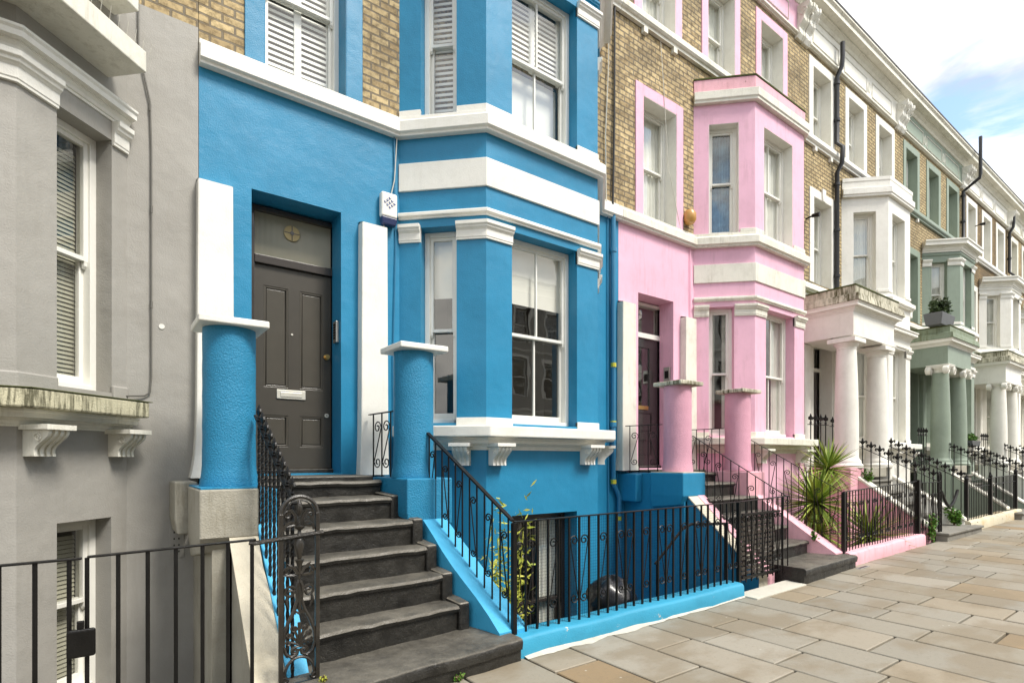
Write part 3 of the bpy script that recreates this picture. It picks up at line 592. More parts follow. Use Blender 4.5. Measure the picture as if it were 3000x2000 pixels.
    b = MB(); b.prism([(xj - .0, YW - .001), (xe, YW - .001), (xr, YB + .005), (xc, YB + .005)], tz - .04, tz + .012); b.build('bay_roof', 'slate', H)
    room(rm, W0, d0, d1, 1.46, 4.11, .42, 2.5)
    rm.build('interior', 'room', H, recalc=False)
    # door
    door(H, W0, d0 + .03, d1 + .05, 1.50, 4.09, .30, c.get('door', 'door2'), c.get('dframe', 'gloss'), c.get('dstyle', 'glazed'), 3.58)
    if not porch:
        for ua, ub, ex in ((X0 - .03, X0 + .27, -1), (X0 + 1.44, X0 + 1.74, 1)):
            b = MB(); b.F = W0; tz_ = c.get('piltop', 4.03); k = 10; rows = []
            for i in range(k + 1):
                z = 1.44 + (tz_ - 1.44) * (i / k) ** 1.6 if i < k else tz_; fl = (.05 if ex < 0 else .015) * math.exp(-(z - 1.44) * 5.5); rows.append((z, fl))
            for (za, fa), (zb_, fb) in zip(rows[:-1], rows[1:]):
                tp = .012 * (za - 1.44) / 2.6; tq = .012 * (zb_ - 1.44) / 2.6
                b.mesh([(ua - fa + tp, -.11 - fa, za), (ub + fa * .05 - tp, -.11 - fa, za), (ub + fa * .05 - tp, 0, za), (ua - fa + tp, 0, za), (ua - fb + tq, -.11 - fb, zb_), (ub + fb * .05 - tq, -.11 - fb, zb_), (ub + fb * .05 - tq, 0, zb_), (ua - fb + tq, 0, zb_)], [(0, 1, 5, 4), (1, 2, 6, 5), (3, 0, 4, 7)])
            tp = .012; b.face([(ua + tp, -.11, tz_), (ub - tp, -.11, tz_), (ub - tp, 0, tz_ + .03), (ua + tp, 0, tz_ + .03)])
            b.build('pilaster', c.get('pilmat', trim), H, bevel=.012, smooth=False)
        b = MB(); b.F = W0; b.box(d0 - .16, d1 + .14, -.5, .3, 1.30, 1.447); b.build('doorstep', 'step', H, bevel=.012)
    else:
        xa, xb = porch; yf = 4.52; yc = 4.75; st = c['order']; cm = c.get('colmat', trim); cap = c.get('capmat', trim)
        b = MB(); b.box(xa - .21, xb + .30, yf + .02, YW - .002, 3.95 if st == 'doric' else 3.93, 4.46); b.build('entablature', c.get('entmat', trim), H, bevel=.004)
        pth = [(xa - .21, YW - .003), (xa - .21, yf + .02), (xb + .30, yf + .02), (xb + .30, YW - .003)]
        b = MB(); b.sweep(pth, prof(CORNP, 4.40, .16, .13)); b.build('porch_cornice', cap, H)
        b = MB(); b.sweep(pth, [(-.04, 4.562), (.155, 4.562), (.13, 4.70), (.06, 4.72), (.06, 4.86), (-.04, 4.86)]); b.build('porch_parapet', c.get('porchtop', 'white_mossy'), H, bevel=.004)
        b = MB(); b.sweep(pth, [(-.06, 4.861), (.07, 4.861), (.07, 4.885), (-.06, 4.885)]); b.box(xa - .18, xb + .27, yf + .05, YW - .01, 4.6, 4.80); b.build('porch_roof', 'moss', H)
        for x in (xa, xb): pillar(H, (x, yc), 1.44, 3.71 if st == 'doric' else 3.75, .205, .168, cm, cap, st)
        for x in (xa - .02, xb + .02): b = MB(); b.F = W0; b.box(x - .13, x + .13, -.08, 0, 1.44, 3.94); b.build('pilaster', cm, H, bevel=.004)
        if st == 'ionic':
            for x in (xa, xb): b = MB(); b.box(x - .24, x + .24, yc - .24, yc + .24, 3.932, 3.95); b.build('soffit_block', trim, H)
        b = MB(); b.box(xa + .2, xb - .2, 4.5, YW + .3, 1.25, 1.442); b.build('doorstep', 'concrete', H, bevel=.012)
    return H

BX = 2.57
blue = house(.66, 6.02, 2.57, 3.25, 4.91, dict(wall='blue', trim='white', brick='brick', up='pilaster', door='door', dframe='frame_dark', dstyle='four', basewin=True, fillg='blind', fillgz=(3.40, 4.10), w1=(1.20, 1.98), sur='blue', lin='blue', fill1='shutter', bars1=0, fillu=('shutter', 'shutter', 'shutter'), fillur=(6.18, 7.0), fill_both=True, sill2='white'), 'bright blue house with yellow brick upper storey, white bands and white sills round its bay')
pink = house(6.02, 11.40, 7.82, 8.50, 10.12, dict(wall='pink', trim='white_dirty', brick='brick', up='plain', parapet='pink_deep', door='door2', dframe='gloss', fillg='drapes', sur='pink', lin='white', fill1='curtain', bars1=0, fillu=('bluecurtain', 'curtain', 'curtain'), frieze='pink', string='white_dirty', piltop=3.88, pilmat='white_dirty'), 'pale pink house with weathered white bands and a pink parapet on its bay')
white = house(11.40, 16.50, 13.25, 13.93, 15.2, dict(wall='white', trim='white', brick='brick_pale', up='plain', door='door2', basewin=False, fillg='curtain', key=True, porch=(11.55, 12.98), order='doric', bars=0), 'white house with plain round porch columns under a mossy stained porch roof')
green = house(16.50, 21.70, 18.2, 18.85, 20.1, dict(wall='green', trim='white', brick='brick_pale', up='pilaster', door='door2', fillg='curtain', porch=(16.85, 18.15), order='ionic', sur='green', lin='green', frieze='green', cornice='white_dirty', panelmat='white', colmat='green', entmat='green', capmat='white', porchtop='green_mossy', sill2='green', bars=0, fillu=('curtain', 'curtain', 'curtain')), 'sage green house with scrolled white capitals on its green porch columns')
white2 = house(21.70, 26.90, 23.4, 24.05, 25.3, dict(wall='white', trim='white', brick='brick_dark', up='pilaster', door='door2', fillg='curtain', porch=(22.05, 23.35), order='ionic', colmat='white', entmat='white', bars=0), 'white porch house with scrolled capitals, beyond the sage green one')
far1 = house(26.90, 32.2, 28.7, 29.35, 30.6, dict(wall='white', trim='white_dirty', brick='brick', up='pilaster', door='door2', fillg='curtain', porch=(27.25, 28.6), order='doric', bars=0), 'farthest house at the right edge of the photo, half hidden behind the white columned porch')
for i in range(2):
    def cp(o, par=None):
        n = o.copy(); COL.objects.link(n); n.parent = par
        for ch in o.children: cp(ch, n)
        return n
    h = cp(white2); h.location.x = 32.2 + i * 5.2; h['label'] = ('white porch house two doors past the sage green house\'s white neighbour', 'last white porch house at the far end of the terrace')[i]

# downpipes, cables and wall fixtures that belong to the houses
def pipe(H, pts, r, mat='pipe', name='downpipe', clips=()):
    b = MB(); b.tube(pts, r, 8)
    for x, y, z in clips: b.lathe((x, y), [(r * 1.35, z - .03), (r * 1.35, z + .03)], 10)
    return b.build(name, mat, H, smooth=True)
def ventpipe(H, x, ztop, out, top=5.3):
    y = YW - .07; pipe(H, [(x, y, top), (x, y, 7.85), (x, y - .10, 8.02), (x, y - .12, 8.36), (x, y, 8.5), (x, y, 9.93), (x + .01, y - out, 9.95 + .25 * (1 if out > .2 else .7)), (x + .01, y - out - .02, 10.32), (x + .01, y - out - .02, ztop)], .047, clips=[(x, y, z) for z in (5.6, 6.6, 7.6, 9.0, 9.8)])
ventpipe(white, 12.86, 10.64, .09); ventpipe(green, 21.5, 11.45, .40, 7.7); ventpipe(white2, 26.85, 10.64, .1, 7.6)
pipe(blue, [(5.86, YW - .05, 5.2), (5.86, YW - .05, 1.25), (5.95, YW - .05, 1.12), (5.97, YW - .06, 1.05), (5.97, YW - .06, -1.3)], .035, 'bluepipe', clips=[(5.86, YW - .05, z) for z in (4.6, 2.1)])
pipe(blue, [(5.78, YW - .02, 5.2), (5.78, YW - .02, 3.2), (5.80, YW - .02, -.5)], .008, 'bluepipe', 'cable')
for x, z in ((5.86, 2.95), (5.86, 2.12), (5.86, 1.28), (5.97, .75)): b = MB(); b.lathe((x, YW - .055), [(.04, z - .03), (.04, z + .03)], 10); b.build('yellow_tape', 'yellow', blue)
b = MB(); b.box(5.98, 6.17, YW - .012, YW - .004, -1.3, 1.43); b.build('blue_painted_strip', 'blue', blue)
pipe(blue, [(5.87, YW - .03, 5.25), (5.90, YW - .03, 6.5), (5.92, YW - .03, 10.0)], .016, 'cable', 'cable')
pipe(blue, [(5.74, YW - .03, 5.2), (5.72, YW - .03, 6.2), (5.78, YW - .03, 7.2), (5.80, YW - .03, 9.8)], .008, 'cable_white', 'cable')
pipe(blue, [(2.50, YW - .02, 5.1), (2.52, YW - .02, 3.9), (2.49, YW - .02, 2.7), (2.50, YW - .02, 1.5)], .006, 'bluepipe', 'cable')
pipe(blue, [(2.34, YW - .03, 3.9), (2.42, YW - .03, 4.25), (2.50, YW - .03, 4.6), (2.53, YW - .03, 5.08)], .006, 'cable_white', 'cable')
pipe(pink, [(7.70, YW - .02, 5.08), (7.71, YW - .02, 1.5)], .008, 'pink', 'cable')
pipe(pink, [(6.95, YW - .02, 8.1), (7.02, YW - .03, 7.3), (7.12, YW - .03, 6.2), (7.45, YW - .02, 5.3)], .005, 'cable_white', 'cable')
b = MB(); b.lathe((7.62, YW - .07), [(.0, 5.40), (.07, 5.42), (.10, 5.47), (.10, 5.57), (.07, 5.62), (0, 5.64)], 20); b.build('alarm_dome', 'orange', pink, smooth=True)
W0 = Fr((0, YW))
b = MB(); b.F = W0; b.box(2.33, 2.51, -.09, -.012, 4.16, 4.42); al = b.build('alarm_box', 'white', blue, bevel=.02, seg=3)
b = MB(); b.F = W0; b.hexa([(2.345, -.085, 4.08), (2.495, -.085, 4.08), (2.495, -.015, 4.08), (2.345, -.015, 4.08), (2.33, -.093, 4.158), (2.51, -.093, 4.158), (2.51, -.015, 4.158), (2.33, -.015, 4.158)]); b.build('lens', 'lens', al, bevel=.01)
b = MB(); b.F = W0
for i in range(3):
    for j in range(3):
        cx_, cz_ = 2.42 + (i - j) * .026, 4.31 + (i + j - 2) * .024
        b.tube([(cx_ - .012, -.094, cz_ + .004), (cx_ - .002, -.094, cz_ - .012), (cx_ + .014, -.094, cz_ + .002)], .0028, 4); b.tube([(cx_ - .004, -.094, cz_ + .012), (cx_ - .002, -.094, cz_ - .012)], .0028, 4)
b.build('alarm_mark', 'mark', al)
b = MB(); b.F = W0; b.box(1.898, 1.928, .06, .16, 2.80, 3.02); k = b.build('intercom', 'steel', blue, bevel=.004)
b = MB(); b.F = W0
for j in range(6):
    for i in range(2): b.box(1.892, 1.898, .08 + i * .03, .10 + i * .03, 2.84 + j * .027, 2.855 + j * .027)
b.build('intercom_buttons', 'iron', k)
b = MB(); b.F = W0; b.box(7.26, 7.288, .05, .17, 2.86, 3.08); k = b.build('intercom', 'steel', pink, bevel=.004)
b = MB(); b.F = W0; b.box(7.254, 7.26, .075, .145, 2.90, 3.02); b.build('intercom_face', 'iron', k)
for H, x, z in ((white, 11.62, 6.55), (white2, 23.0, 9.25)):
    b = MB(); b.F = Fr((0, YW)); b.tube([(x, 0, z), (x, -.16, z + .02)], .018, 6); b.tube([(x, -.12, z + .02), (x + .02, -.26, z + .01)], [.035, .05], 8); b.build('floodlight', 'iron', H)
b = MB(); b.F = Fr((0, YW)); b.box(17.02, 17.2, -.10, -.012, 5.32, 5.62); b.build('alarm_box', 'white', green, bevel=.02)

# grey house
G = thing('terraced_house', 'plain grey rendered house with a mossy window sill, at the left edge of the photo', 'house', (-2, YW, 0), 'terraced houses on the near side of the street')
gc, gf = (-.48, 4.93), (-2.14, 4.93); gpath = [(-2.76, YW), gf, gc, (.14, YW)]; GL, GF, GR = Fr(gpath[0], gpath[1]), Fr(gf, gc), Fr(gc, gpath[3]); LC = GR.len
for q_ in ((-5, -2.76), (.14, .658)): b = MB(); panel(b, W0, q_[0], q_[1], -1.3, 5.4, [], .3); b.build('rendered_wall', 'grey', G)
for q_ in ((.14, .658), (-5, -2.76)): b = MB(); panel(b, W0, q_[0], q_[1], 5.4, 10.3, [], .3); b.build('brick_wall', 'brick', G)
b = MB(); hh = [(.28, .735, 2.13, 4.15), (.28, .73, -.2, 1.14), (.28, .735, 5.5, 7.2)]; fh = [(.4, 1.26, 2.13, 4.15), (.4, 1.26, -.2, 1.14), (.4, 1.26, 5.5, 7.2)]
panel(b, GR, 0, LC, -1.3, 8, hh); panel(b, GF, 0, 1.66, -1.3, 8, fh); panel(b, GL, 0, LC, -1.3, 8, [(LC - .735, LC - .28, h[2], h[3]) for h in hh]); b.build('bay_wall', 'grey', G)
rm = MB()
for F, hs in ((GR, hh), (GF, fh), (GL, [(LC - .735, LC - .28, h[2], h[3]) for h in hh])):
    for i, h in enumerate(hs): sash(G, F, h[0], h[1], h[2], h[3], .14, .52, 0, 'venetian', (h[2] + .05, h[3] - .12)); room(rm, F, *h)
rm.build('interior', 'room', G, recalc=False)
b = MB(); b.sweep(gpath[:-1] + [(.12, YW - .02)], prof(BANDP, 1.935, .125, .24)); b.build('sill', 'sill_mossy', G, bevel=.012)
b = MB(); b.sweep(gpath, [(-.02, 2.06), (.245, 2.062), (.245, 2.067), (.05, 2.085), (-.02, 2.085)]); b.build('sill_moss', 'moss', G)
b = MB(); b.sweep(gpath, prof(CORNP, 1.82, .115, .12)); b.build('sill_moulding', 'white_dirty', G)
for F, u in ((GR, .04), (GR, .70), (GF, .1), (GF, 1.3)): corbel(G, F, u, .15, 1.80, .18, .20, 'white_dirty')
Pg = lambda F, u: F(u, 0, 0)[:2]; gs = [[Pg(GL, LC - .28), gf, Pg(GF, .4)], [Pg(GF, 1.26), gc, Pg(GR, .28)], [Pg(GR, .735), Pg(GR, LC)]]
for sg in gs:
    b = MB(); b.sweep(sg, prof(CAPP, 4.11, .19, .075)); b.build('capital', 'white', G, bevel=.003)
    b = MB(); b.sweep(sg, prof(BANDP, 2.07, .12, .02)); b.build('plinth', 'grey', G, bevel=.012)
b = MB(); b.sweep(gpath, prof(CORNP, 4.30, .15, .11)); b.build('cornice', 'white', G)
b = MB(); b.sweep(gpath[:-1] + [(.02, YW - .12)], prof(BANDP, 4.63, .165, .34)); b.build('balcony_slab', 'white_dirty', G, bevel=.008)
b = MB(); b.sweep(gpath[:-1] + [(.06, YW - .08)], prof(BANDP, 5.17, .12, .22)); b.build('upper_ledge', 'white_dirty', G, bevel=.008)
b = MB(); b.F = Fr(gc, gpath[3])
for i in range(13):
    u = -.1 + i * .075
    for s in (-1, 1): b.tube([(u, -.28, 4.79), (u + s * .018, -.30 + s * .02, 4.92)], .0016, 4)
b.build('bird_spikes', 'cable_white', G)
b = MB(); b.F = W0; b.box(-5, .658, -.45, 3, 10.3, 10.6); b.build('roof', 'slate', G)
pipe(G, [(.21, YW - .02, 8), (.22, YW - .02, 5.0), (.30, YW - .02, 4.6), (.31, YW - .02, 4.2), (.31, YW - .02, 2.3), (.30, YW - .02, 2.16), (.26, YW - .02, 2.13), (.14, YW - .03, 2.12), (.08, YW + .03, 2.15)], .007, 'cable_grey', 'cable', [(.30, YW - .02, 4.55), (.31, YW - .02, 3.7), (.31, YW - .02, 2.9)])
b = MB(); b.F = W0
for x, z, r_ in ((.385, 2.73, .022),): b.disc(x, -.006, .0, z, r_, 14)
b.build('paint_fleck', 'white', G)
b = MB(); b.F = W0; b.box(.44, .55, -.008, 0, .75, 1.05); k = b.build('airbrick', 'grey', G, bevel=.003)
b = MB(); b.F = W0
for i in range(2):
    for j in range(4): b.box(.47 + i * .035, .48 + i * .035, -.0095, -.008, .80 + j * .055, .815 + j * .055)
b.build('airbrick_holes', 'iron', k)
# terrace across the street (seen in the window panes)
def opp(x0, x1, mat, brk, label):
    H = thing('terraced_house', label, 'house', (x0, -12, 0), 'terraced houses across the street'); F = Fr((x1, -12), (x0, -12)); w = x1 - x0; hs = []
    for zz in ((1.2, 3.3), (4.8, 6.7), (7.6, 9.2)):
        for k in range(3): a = w * (.12 + .3 * k); hs.append((a, a + .95, zz[0], zz[1]))
    b = MB(); panel(b, F, 0.003, w - .003, -.1, 4, hs); b.build('rendered_wall', mat, H); b = MB(); panel(b, F, .003, w - .003, 4, 10, [h for h in hs if h[2] > 4]); b.build('brick_wall', brk, H)
    rm = MB()
    for h in hs:
        s = MB(); s.F = F; 
        for q in ((h[0], h[0] + .06, h[2], h[3]), (h[1] - .06, h[1], h[2], h[3]), (h[0] + .06, h[1] - .06, h[3] - .06, h[3]), (h[0] + .06, h[1] - .06, h[2], h[2] + .06), (h[0] + .06, h[1] - .06, (h[2] + h[3]) / 2, (h[2] + h[3]) / 2 + .05)): s.box(q[0], q[1], .12, .18, q[2], q[3])
        for q in ((h[0] - .14, h[0], h[2], h[3] + .14), (h[1], h[1] + .14, h[2], h[3] + .14), (h[0], h[1], h[3], h[3] + .14)): s.box(q[0], q[1], -.03, .02, q[2], q[3])
        wn_ = s.build('window', 'gloss', H); g = MB(); g.F = F; g.face([(h[0], .15, h[2]), (h[1], .15, h[2]), (h[1], .15, h[3]), (h[0], .15, h[3])]); g.build('pane', 'glass', wn_, recalc=False); room(rm, F, *h)
    rm.build('interior', 'room', H, recalc=False)
    for z, hgt, o in ((3.95, .2, .12), (7.1, .12, .08), (10.0, .5, .45)): b = MB(); b.sweep([(x1, -12), (x0, -12)], prof(CORNP, z, hgt, o)); b.build('cornice', 'white', H)
    b = MB(); b.F = F; b.box(.01, w - .01, -.3, 5, 10.51, 10.7); b.build('roof', 'slate', H)
oc = [('white', 'grey', 'white house across the street, leftmost behind the camera'), ('grey', 'white', 'grey house with white upper storeys across the street'), ('white', 'white', 'white house across the street facing the blue house'), ('pink', 'grey', 'pink house across the street'), ('white', 'grey', 'white house across the street facing the porch columns'), ('green', 'grey', 'green house across the street'), ('grey', 'white', 'farthest grey house across the street')]
for i, (m_, k_, l_) in enumerate(oc): opp(-9 + i * 5.4, -3.6 + i * 5.4, m_, k_, l_)

# ------------------------------------------------------------------ front steps, round pillars, low walls
def lerp(a, b, t): return a + (b - a) * t
def stairs(name, label, dx, nos, mat, r_in, r_out, rz, l_in, l_out, lz, rmat, lmat, lmat2, faceR, faceL, group, curb=True, blockL=True, cement=None):
    """nos: (Y left, Y right, z, X left, X right) per nosing from the pavement up"""
    T = thing(name, label, 'steps', (dx, 3.4, 0), group)
    for i, (yl, yr, z, xl, xr) in enumerate(nos):
        xl, xr = xl + dx, xr + dx; last = i == len(nos) - 1; ye = 5.1 if last else nos[i + 1][1] + .12; zb = -.2 if i == 0 else nos[i - 1][2] - .03; xl2, xr2 = (xl, xr)
        b = MB(); k = 14; vs = []; jr = [(rnd.uniform(-.006, .006), rnd.uniform(-.005, .004)) for _ in range(k + 1)]
        for q in range(k):
            ta, tb = q / k, (q + 1) / k; xa, xb = lerp(xl, xr, ta), lerp(xl, xr, tb); ya, yb = lerp(yl, yr, ta) + jr[q][0], lerp(yl, yr, tb) + jr[q + 1][0]; za, zc = z + jr[q][1], z + jr[q + 1][1]; t_ = .052 if i else .085
            # nosing profile rings: back top, front top (rounded), under-nosing, riser
            def ring(x, y, zt): return [(x, ye, zt - .002), (x, y + .03, zt), (x, y + .008, zt - .008), (x, y - .002, zt - .028), (x, y + .006, zt - t_), (x, y + .026, zt - t_ - .008), (x, y + .030, zb)]
            A, B = ring(xa, ya, za), ring(xb, yb, zc)
            b.mesh(A + B, [(j, j + 1, j + 8, j + 7) for j in range(6)])
            if q == k - 1: b.face(B + [(xb, ye, zb)])
            if q == 0: b.face((A + [(xa, ye, zb)])[::-1])
        b.build('step', mat, T, smooth=True, recalc=False)
        if curb and 0 < i < len(nos) - 1:
            c = MB(); nx, ny = nos[i + 1][4] + dx, nos[i + 1][1]
            c.hexa([(xr - .085, yr - .012, zb), (xr + .012, yr - .012, zb), (xr + .02, ny + .08, zb), (xr - .10, ny + .08, zb), (xr - .085, yr - .012, z + .012), (xr + .012, yr - .012, z + .012), (xr + .02, ny + .08, z + .03), (xr - .10, ny + .08, z + .03)])
            c.build('step_curb', mat, T, bevel=.02, seg=3)
    def flank(xi, xo, zt, yt, yb, m_top, m_face, nm, xi2, xo2, hz):
        n = 8; b = MB(); a = 0
        for q in range(n):
            ta, tb = q / n, (q + 1) / n; w = lambda t: .012 * math.sin(t * 9 + xi * 3)
            ia, ib, oa, ob = lerp(xi, xi2, ta) + w(ta), lerp(xi, xi2, tb) + w(tb), lerp(xo, xo2, ta), lerp(xo, xo2, tb); ya, yb_ = lerp(yt, yb, ta), lerp(yt, yb, tb); za, zb_ = lerp(zt[0], zt[1], ta), lerp(zt[0], zt[1], tb)
            b.m = 0; b.face([(ia, ya, za), (oa, ya, za), (ob, yb_, zb_), (ib, yb_, zb_)])
            b.m = 0; b.face([(oa, ya, za), (oa, ya, za - hz), (ob, yb_, zb_ - hz), (ob, yb_, zb_)]); b.face([(ia, ya, za), (ia, ya, za - .5), (ib, yb_, zb_ - .5), (ib, yb_, zb_)])
            b.m = 1; s = -.03 if xo > xi else .03; b.face([(oa + s, ya, za - hz), (oa + s, ya, -1.32), (ob + s, yb_, -1.32), (ob + s, yb_, zb_ - hz)]); b.face([(oa, ya, za - hz), (oa + s, ya, za - hz), (ob + s, yb_, zb_ - hz), (ob, yb_, zb_ - hz)])
        b.m = 0; b.face([(xi2, yb, zt[1]), (xo2, yb, zt[1]), (xo2, yb, -.1), (xi2, yb, -.1)]); b.m = 1; b.face([(xi, yt, zt[0]), (xo, yt, zt[0]), (xo, yt, -1.3), (xi, yt, -1.3)])
        b.build(nm, [m_top, m_face], T)
    flank(r_in[0] + dx, r_out[0] + dx, rz, 4.58, 3.50, rmat, faceR, 'coping', r_in[1] + dx, r_out[1] + dx, .06)
    flank(l_in[0] + dx, l_out[0] + dx, lz, 4.50, 3.45 if dx < 1 else 3.60, lmat, faceL, 'coping', l_in[1] + dx, l_out[1] + dx, .05)
    if lmat2:
        o0, o1 = l_out[0] - .0, l_out[1]; flank(o0 + dx - .001, o0 - .2 + dx, (lz[0] - .012, lz[1] - .02), 4.50, 3.45 if dx < 1 else 3.60, lmat2, faceL, 'outer_coping', o1 + dx - .001, o1 - .20 + dx, .02)
    return T
blue_steps = stairs('front_steps', 'worn black painted steps climbing to the olive black door of the bright blue house', 0,
    [(3.22, 3.33, .235, .9, 2.56), (3.70, 3.80, .44, 1.05, 2.36), (3.92, 4.00, .65, 1.05, 2.32), (4.13, 4.20, .86, 1.05, 2.28), (4.33, 4.38, 1.07, 1.05, 2.24), (4.58, 4.66, 1.265, 1.02, 2.16), (4.98, 4.98, 1.405, .95, 2.12)], 'step',
    (2.26, 2.46), (2.50, 2.74), (1.16, .25), (1.06, 1.06), (.92, .92), (1.12, .06), 'blue_coping', 'blue_coping', 'cream', 'blue', 'concrete', 'front steps of the blue and pink houses')
pink_steps = stairs('front_steps', 'dark steps between pink copings, climbing to the maroon black door of the pink house', 5.45,
    [(3.25, 3.30, .275, 1.37, 2.93), (3.70, 3.78, .46, 1.2, 2.55), (3.95, 4.00, .66, 1.12, 2.42), (4.16, 4.20, .86, 1.08, 2.34), (4.35, 4.38, 1.07, 1.05, 2.28), (4.58, 4.66, 1.265, 1.02, 2.2), (4.98, 4.98, 1.405, .95, 2.16)], 'step',
    (2.30, 2.72), (2.52, 2.98), (1.16, .29), (1.06, 1.28), (.92, 1.12), (1.16, .20), 'pink_deep', 'pink_deep', 'cream', 'pink_deep', 'blue', 'front steps of the blue and pink houses', curb=False)
def porchsteps(label, x0, mat, cop, face, wx, steps=6):
    T = thing('front_steps', label, 'steps', (x0, 3.4, 0), 'front steps of the porch houses'); g = gz(x0 + 1)
    for i in range(steps):
        y = 3.27 + (0 if i == 0 else .42 + .2 * i); z = g + .15 + (1.42 - g - .15) * i / (steps - 1); f = max(0, 1 - i / 3) * wx
        b = MB(); b.box(x0 + .12 + f * .35, x0 + 1.5 + f, y, 5.0, z - .3, z - .045); b.box(x0 + .10 + f * .35, x0 + 1.52 + f, y - .03, 5.0, z - .045, z); b.build('step', mat, T, bevel=.014, seg=3)
    for xa, xb, f in ((x0 - .08, x0 + .12, .4), (x0 + 1.5, x0 + 1.72, 1)):
        b = MB(); fx = wx * f * .8; b.hexa([(xa, 4.6, -1.3), (xb, 4.6, -1.3), (xb + fx, 3.5, -1.3), (xa + fx, 3.5, -1.3)][::-1] + [(xa, 4.6, 1.30), (xb, 4.6, 1.30), (xb + fx, 3.5, g + .22), (xa + fx, 3.5, g + .22)][::-1]); b.build('flank_wall', 'pink_deep' if (x0 < 12 and f < 1) else face, T)
        b = MB(); b.hexa([(xa - .02, 4.6, 1.302), (xb + .02, 4.6, 1.302), (xb + fx + .02, 3.48, g + .222), (xa + fx - .02, 3.48, g + .222)][::-1] + [(xa - .02, 4.6, 1.36), (xb + .02, 4.6, 1.36), (xb + fx + .02, 3.48, g + .28), (xa + fx - .02, 3.48, g + .28)][::-1]); b.build('coping', cop, T, bevel=.01)
        b = MB(); b.box(xa - (.30 if x0 < 12 and f < 1 else .03), xb + .07, 4.5, 5.2, -1.3, 1.44); b.build('pedestal', 'pink_deep' if (x0 < 12 and f < 1) else face, T, bevel=.012)
    return T
M['porchstep'] = paint('worn_grey_steps', (.20, .19, .165), .8, 1.0, .6, (.06, .055, .04), var=.15)
porchsteps('grey stone steps up to the white porch with plain columns, weeds growing at their foot', 11.5, 'porchstep', 'white_dirty', 'white', 1.0)
porchsteps('steps up to the sage green porch behind black fleur-tipped railings', 16.8, 'porchstep', 'white_dirty', 'green', .5)
porchsteps('steps up to the white porch beyond the sage green house', 22.0, 'porchstep', 'white_dirty', 'white', .5)
def pedestal(T, x0, x1, y0, y1, z0, z1, mat, topmat=None, wedge=0):
    b = MB(); lo = [(x0 + .02, y0 + wedge, z0), (x1, y0 + wedge, z0), (x1, y1, z0 - wedge), (x0 + .02, y1, z0 - wedge)]; mi = [(x0, y0, z0 + .12), (x1, y0, z0 + .12), (x1, y1, z0 + .12), (x0, y1, z0 + .12)]; hi = [(x, y, z1) for x, y, z in mi]; b.mesh(lo + mi + hi, [(3, 2, 1, 0), (8, 9, 10, 11)] + [(k + i, k + (i + 1) % 4, k + 4 + (i + 1) % 4, k + 4 + i) for k in (0, 4) for i in range(4)]); b.build('pedestal', mat, T, bevel=.014, seg=3)
    if topmat: b = MB(); b.box(x0 + .01, x1 - .01, y0 + .01, y1, z1 + .001, z1 + .012); b.build('pedestal_top', topmat, T)
pedestal(blue_steps, .53, .92, 4.42, 5.10, .92, 1.385, 'concrete', 'blue_rough', .10); pedestal(blue_steps, .44, .60, 5.10, 5.56, 1.0, 1.42, 'concrete')
b = MB(); b.box(.92, 1.07, 4.50, 5.1, .3, 1.375); b.build('pedestal', 'blue', blue_steps, bevel=.01)
pedestal(blue_steps, 2.14, 2.60, 4.46, 5.20, 1.0, 1.43, 'blue_rough'); b = MB(); b.box(2.16, 2.52, 4.6, YW, -1.3, 1.10); b.box(2.12, 2.40, 5.19, YW, 1.101, 1.42); b.build('flank_wall', 'blue', blue_steps)
b = MB(); b.box(.62, .98, 4.5, YW, -1.3, 1.0); b.build('flank_wall', 'concrete', blue_steps)
pedestal(pink_steps, 6.06, 6.55, 4.46, 5.0, 1.0, 1.42, 'blue', 'cream', .06); b = MB(); b.box(6.14, 6.5, 4.5, YW - .002, -1.3, 1.41); b.build('flank_wall', 'blue', pink_steps, bevel=.01)
b = MB(); b.box(6.0, 6.14, 5.2, YW - .003, 1.0, 1.40); b.build('pedestal', 'blue', pink_steps, bevel=.02)
pedestal(pink_steps, 7.60, 8.06, 4.46, 5.2, .9, 1.42, 'pink_deep'); b = MB(); b.box(7.62, 7.95, 4.6, YW - .002, -1.3, 1.40); b.build('flank_wall', 'pink_deep', pink_steps)
def rpillar(x, z0, mat, cap, label, r=.186):
    T = thing('entrance_pillar', label, 'pillar', (x, 4.75, z0), 'round pillars at the tops of the front steps')
    b = MB(); n = 16; pr = [(r * 1.10, z0)] + [(r + .02 * math.exp(-i * .9) + .0012 * math.sin(i * 2.2 + x), z0 + .02 + (2.60 - z0 - .02) * i / n) for i in range(n + 1)]; b.lathe((x, 4.75), pr, 40); b.build('shaft', mat, T, smooth=True)
    b = MB(); w = .238; p = [(x - w, 4.75 - .23), (x + w, 4.75 - .25), (x + w, 4.75 + .24), (x - w, 4.75 + .23)]; b.prism(p, 2.60, 2.655); b.build('cap_slab', cap, T, bevel=.012, seg=3)
rpillar(.775, 1.39, 'blue_rough', 'white', 'round blue pillar with a white square cap, left of the olive black door')
rpillar(2.345, 1.43, 'blue_rough', 'white', 'round blue pillar with a white square cap, between the olive black door and the blue bay')
rpillar(6.33, 1.43, 'pink_rough', 'white_mossy', 'round pink pillar with a mossy cap, in front of the maroon black door')
rpillar(7.80, 1.43, 'pink_rough', 'white_mossy', 'round pink pillar with a mossy cap, in front of the pink bay')
